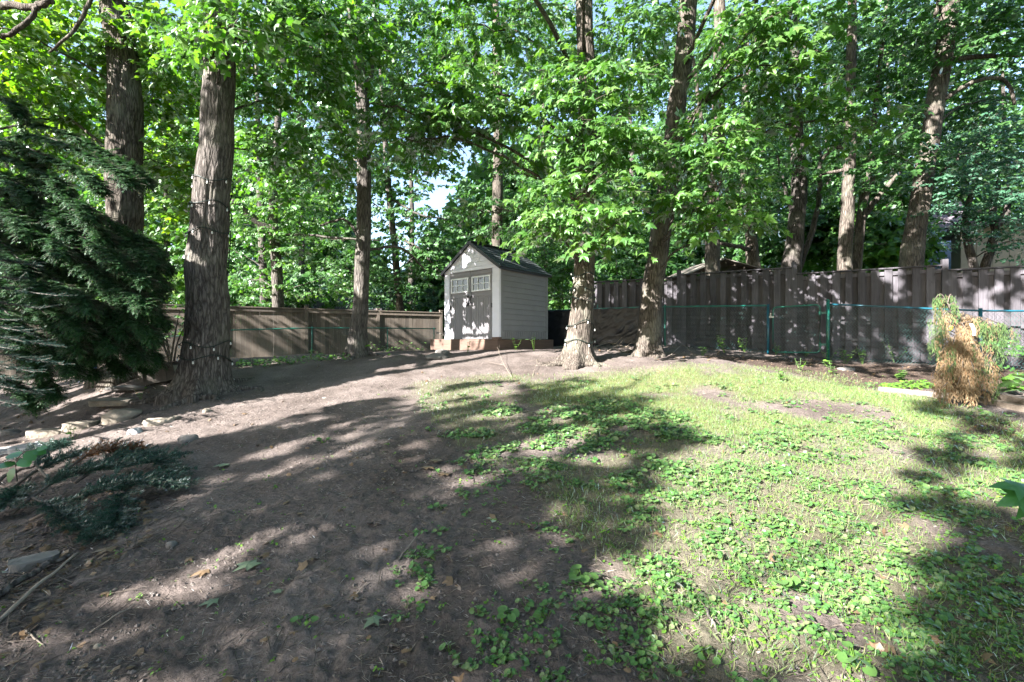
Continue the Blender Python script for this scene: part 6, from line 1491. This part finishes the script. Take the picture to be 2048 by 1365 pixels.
for args in [('upright leafy weed in front of the right face of the platform', 935, 705, 26, 16), ('single weed sprig before the middle of the platform right face', 1032, 702, 24, 14), ('tall bright weed at the right end of the platform', 1068, 703, 34, 20),
             ('leafy weed left of the arched pale stick by the fence', 1405, 712, 20, 30), ('weed clump at the foot of the mesh left of the gate', 1450, 708, 34, 40), ('bright weed clump below the dark fence near the teal post', 1490, 706, 36, 34),
             ('yellow green weed at the left foot of the gate', 1552, 710, 28, 22), ('weed growing through the right side of the gate', 1596, 706, 40, 18), ('low weed under the gate frame corner', 1612, 714, 20, 16), ('weed at the foot of the thick green gate post', 1655, 724, 36, 22),
             ('bushy weed in front of the fence right of the gate post', 1690, 728, 40, 40), ('second bushy weed right of the gate post nearer the cedar', 1725, 728, 32, 30), ('dark leafy weed against the fence left of the weeping cedar', 1790, 728, 50, 34),
             ('low weed on the mulch below the gate', 1600, 742, 24, 24), ('leafy weed on the mulch edge before the pale flat stone', 1665, 748, 26, 30), ('weed patch behind the short timber', 1800, 762, 20, 60), ('broad leaved weed right of the weeping cedar', 2025, 770, 30, 30),
             ('sprouting weed on the grass edge behind the sunlit turf', 1560, 765, 24, 30), ('tiny green seedling standing by the tilted flagstone', 281, 800, 22, 6), ('weed tuft in front of the edging stones', 146, 880, 36, 10), ('weed at the root of the tan fence post', 622, 716, 18, 18), ('weed by the fence right of the tan fence post', 640, 718, 16, 26)]:
    weed(*args, ls=.06 if args[4] < 30 else .075, spread=.55)
# the green patch between the slender maple and the platform
def patch(name, label, poly, n, ls, hgt, mat, cat='ground cover'):
    pw = wpoly(poly); xs = [p[0] for p in pw]; ys = [p[1] for p in pw]; x = R.uniform(min(xs), max(xs), n * 4); y = R.uniform(min(ys), max(ys), n * 4); k = in_poly(x, y, pw); x, y = x[k][:n], y[k][:n]
    z = NG(x, y) + hgt * R.random(len(x)) ** .7; a = R.uniform(0, 6.28, len(x)); t = np.stack([np.cos(a), np.sin(a), -.2 + 0 * a], 1)
    V, Fc = place_leaves(np.stack([x, y, z], 1), t, A(0, -.25, 1) + R.normal(size=(len(x), 3)) * .35, ls * (.6 + .7 * R.random(len(x))), LEAF_OVAL)
    o = obj(name, V, [Fc], M[mat], kind='stuff')
patch('weed_patch', '', [(724, 716), (760, 698), (812, 690), (858, 694), (862, 704), (800, 716)], 1500, .08, .30, 'weed')
patch('fence_weeds', '', [(470, 728), (560, 722), (690, 716), (700, 720), (560, 730), (480, 738)], 350, .07, .12, 'weed')
patch('vine_ground_cover', '', [(1760, 770), (1850, 764), (1870, 776), (1770, 782)], 500, .05, .06, 'weed')
patch('hosta_leaves', '', [(1990, 790), (2046, 770), (2046, 800)], 60, .2, .25, 'weed')

# larger violets standing out in the foreground
def clump(label, px, py, s_px, k=9):
    q = at(px, py); s = .5 * s_px * q[1] / F; t = thing('violet_plant', label, 'plant', q); global G_
    G_ = [q[2]]; p_, t_, n_, s_, a_, b_ = rosettes([q[0]], [q[1]], [s], (k, k + 1), 1.0)
    V, Fc = sticks(a_, b_, .002, .0015, 4); obj('stalk', V, Fc, M['weed'], t)
    for i in range(len(p_)):
        V, Fc = place_leaves(p_[i:i + 1], t_[i:i + 1], n_[i:i + 1], s_[i:i + 1], LEAF_KIDNEY); obj('leaf', V, [Fc], M['violet'], t, smooth=True)
for a in [('biggest violet plant in the middle foreground with broad leaves', 1168, 1168, 44, 12), ('violet plant alone on bare dirt left of the bottom centre', 605, 1255, 32, 5), ('dark violet plant on the left margin of the ground cover', 872, 1128, 34, 6), ('violet plant low in the centre foreground', 1015, 1240, 36, 8), ('violet plant left of the biggest one, near the bottom', 1095, 1240, 34, 7),
          ('broad violet at the very bottom right of the lit patch', 1712, 1345, 52, 7), ('lit violet clump at the right of the bleached leaf', 1560, 1180, 40, 8), ('violet cluster at the left border of the sunlit patch', 1330, 1190, 40, 9), ('lone small violet on the shaded slope', 648, 884, 18, 7), ('small violet below the sunlit strip on the dirt', 862, 865, 16, 6), ('violet plant at the bottom edge right of centre', 1420, 1330, 40, 7)]: clump(*a)

# glossy seedling at the left edge, and a shrub sprig at the right edge
def sprig(name, label, base, pts, leaves, mat, tpl, wide=1.0):
    t = thing(name, label, 'plant', base); pp = spline(pts, 20); V, Fc = tube(pp, np.linspace(.006, .002, 20), 6); obj('stem', V, Fc, M['bark_twig'], t, smooth=True)
    for (p, tip, nr, s) in leaves:
        k = int(np.argmin(np.linalg.norm(pp - p, axis=1)))
        V, Fc = place_leaves(p[None], tip[None], nr[None], np.array([s]), tpl, wide); V2, F2 = sticks(pp[k][None], p[None], .002, .0015, 4); mb = MB(); mb.add(V, [Fc]); mb.add(V2, F2); mb.build('leaf', [M[mat]], t, smooth=True)
q = at(38, 985); Yq = q[1]
W = lambda px, py, d=0: P(px, py, Yq + d)
sprig('leafy_seedling', 'glossy oval leaved seedling at the left edge above the spruce heap', q, [q - A(0, 0, .02), W(32, 930), W(48, 905), W(75, 898)],
      [(W(34, 928), A(-.8, -.5, .05), A(.1, -.3, 1), .15), (W(40, 912), A(-1, .1, .1), A(0, -.4, 1), .14), (W(40, 918), A(.75, -.2, -.35), A(.2, -.6, .8), .13), (W(28, 935), A(-.2, -.3, -1), A(-.3, -1, .3), .14), (W(52, 903), A(.7, -.1, -.6), A(.3, -.7, .6), .12), (W(65, 900), A(.9, .2, -.3), A(.2, -.6, .8), .11), (W(74, 898), A(1, 0, .15), A(0, -.6, .8), .09), (W(30, 915), A(-1, .3, -.2), A(0, -.4, 1), .13)], 'leaf_glossy', LEAF_OVAL, 1.15)
b2 = A(2.15, 1.6, G(2.15, 1.6)); Y2 = 1.55
W2 = lambda px, py, d=0: P(px, py, Y2 + d)
sprig('shrub_sprig', 'dark blue green leaf cluster poking in from the right edge', b2, [b2, A(2.05, 1.6, .6), W2(2120, 985), W2(2060, 985)],
      [(W2(2058, 990), A(-.9, .1, -.35), A(-.1, -.8, .7), .10), (W2(2062, 978), A(-1, .3, .15), A(0, -.5, 1), .11), (W2(2066, 992), A(-.3, .1, -1), A(-.2, -1, .2), .10), (W2(2085, 985), A(-.2, -.3, -.8), A(0, -1, .4), .1), (W2(2080, 975), A(-.3, -.3, .8), A(0, -1, .4), .1)], 'leaf_glossy', LEAF_MAPLE, 1.0)
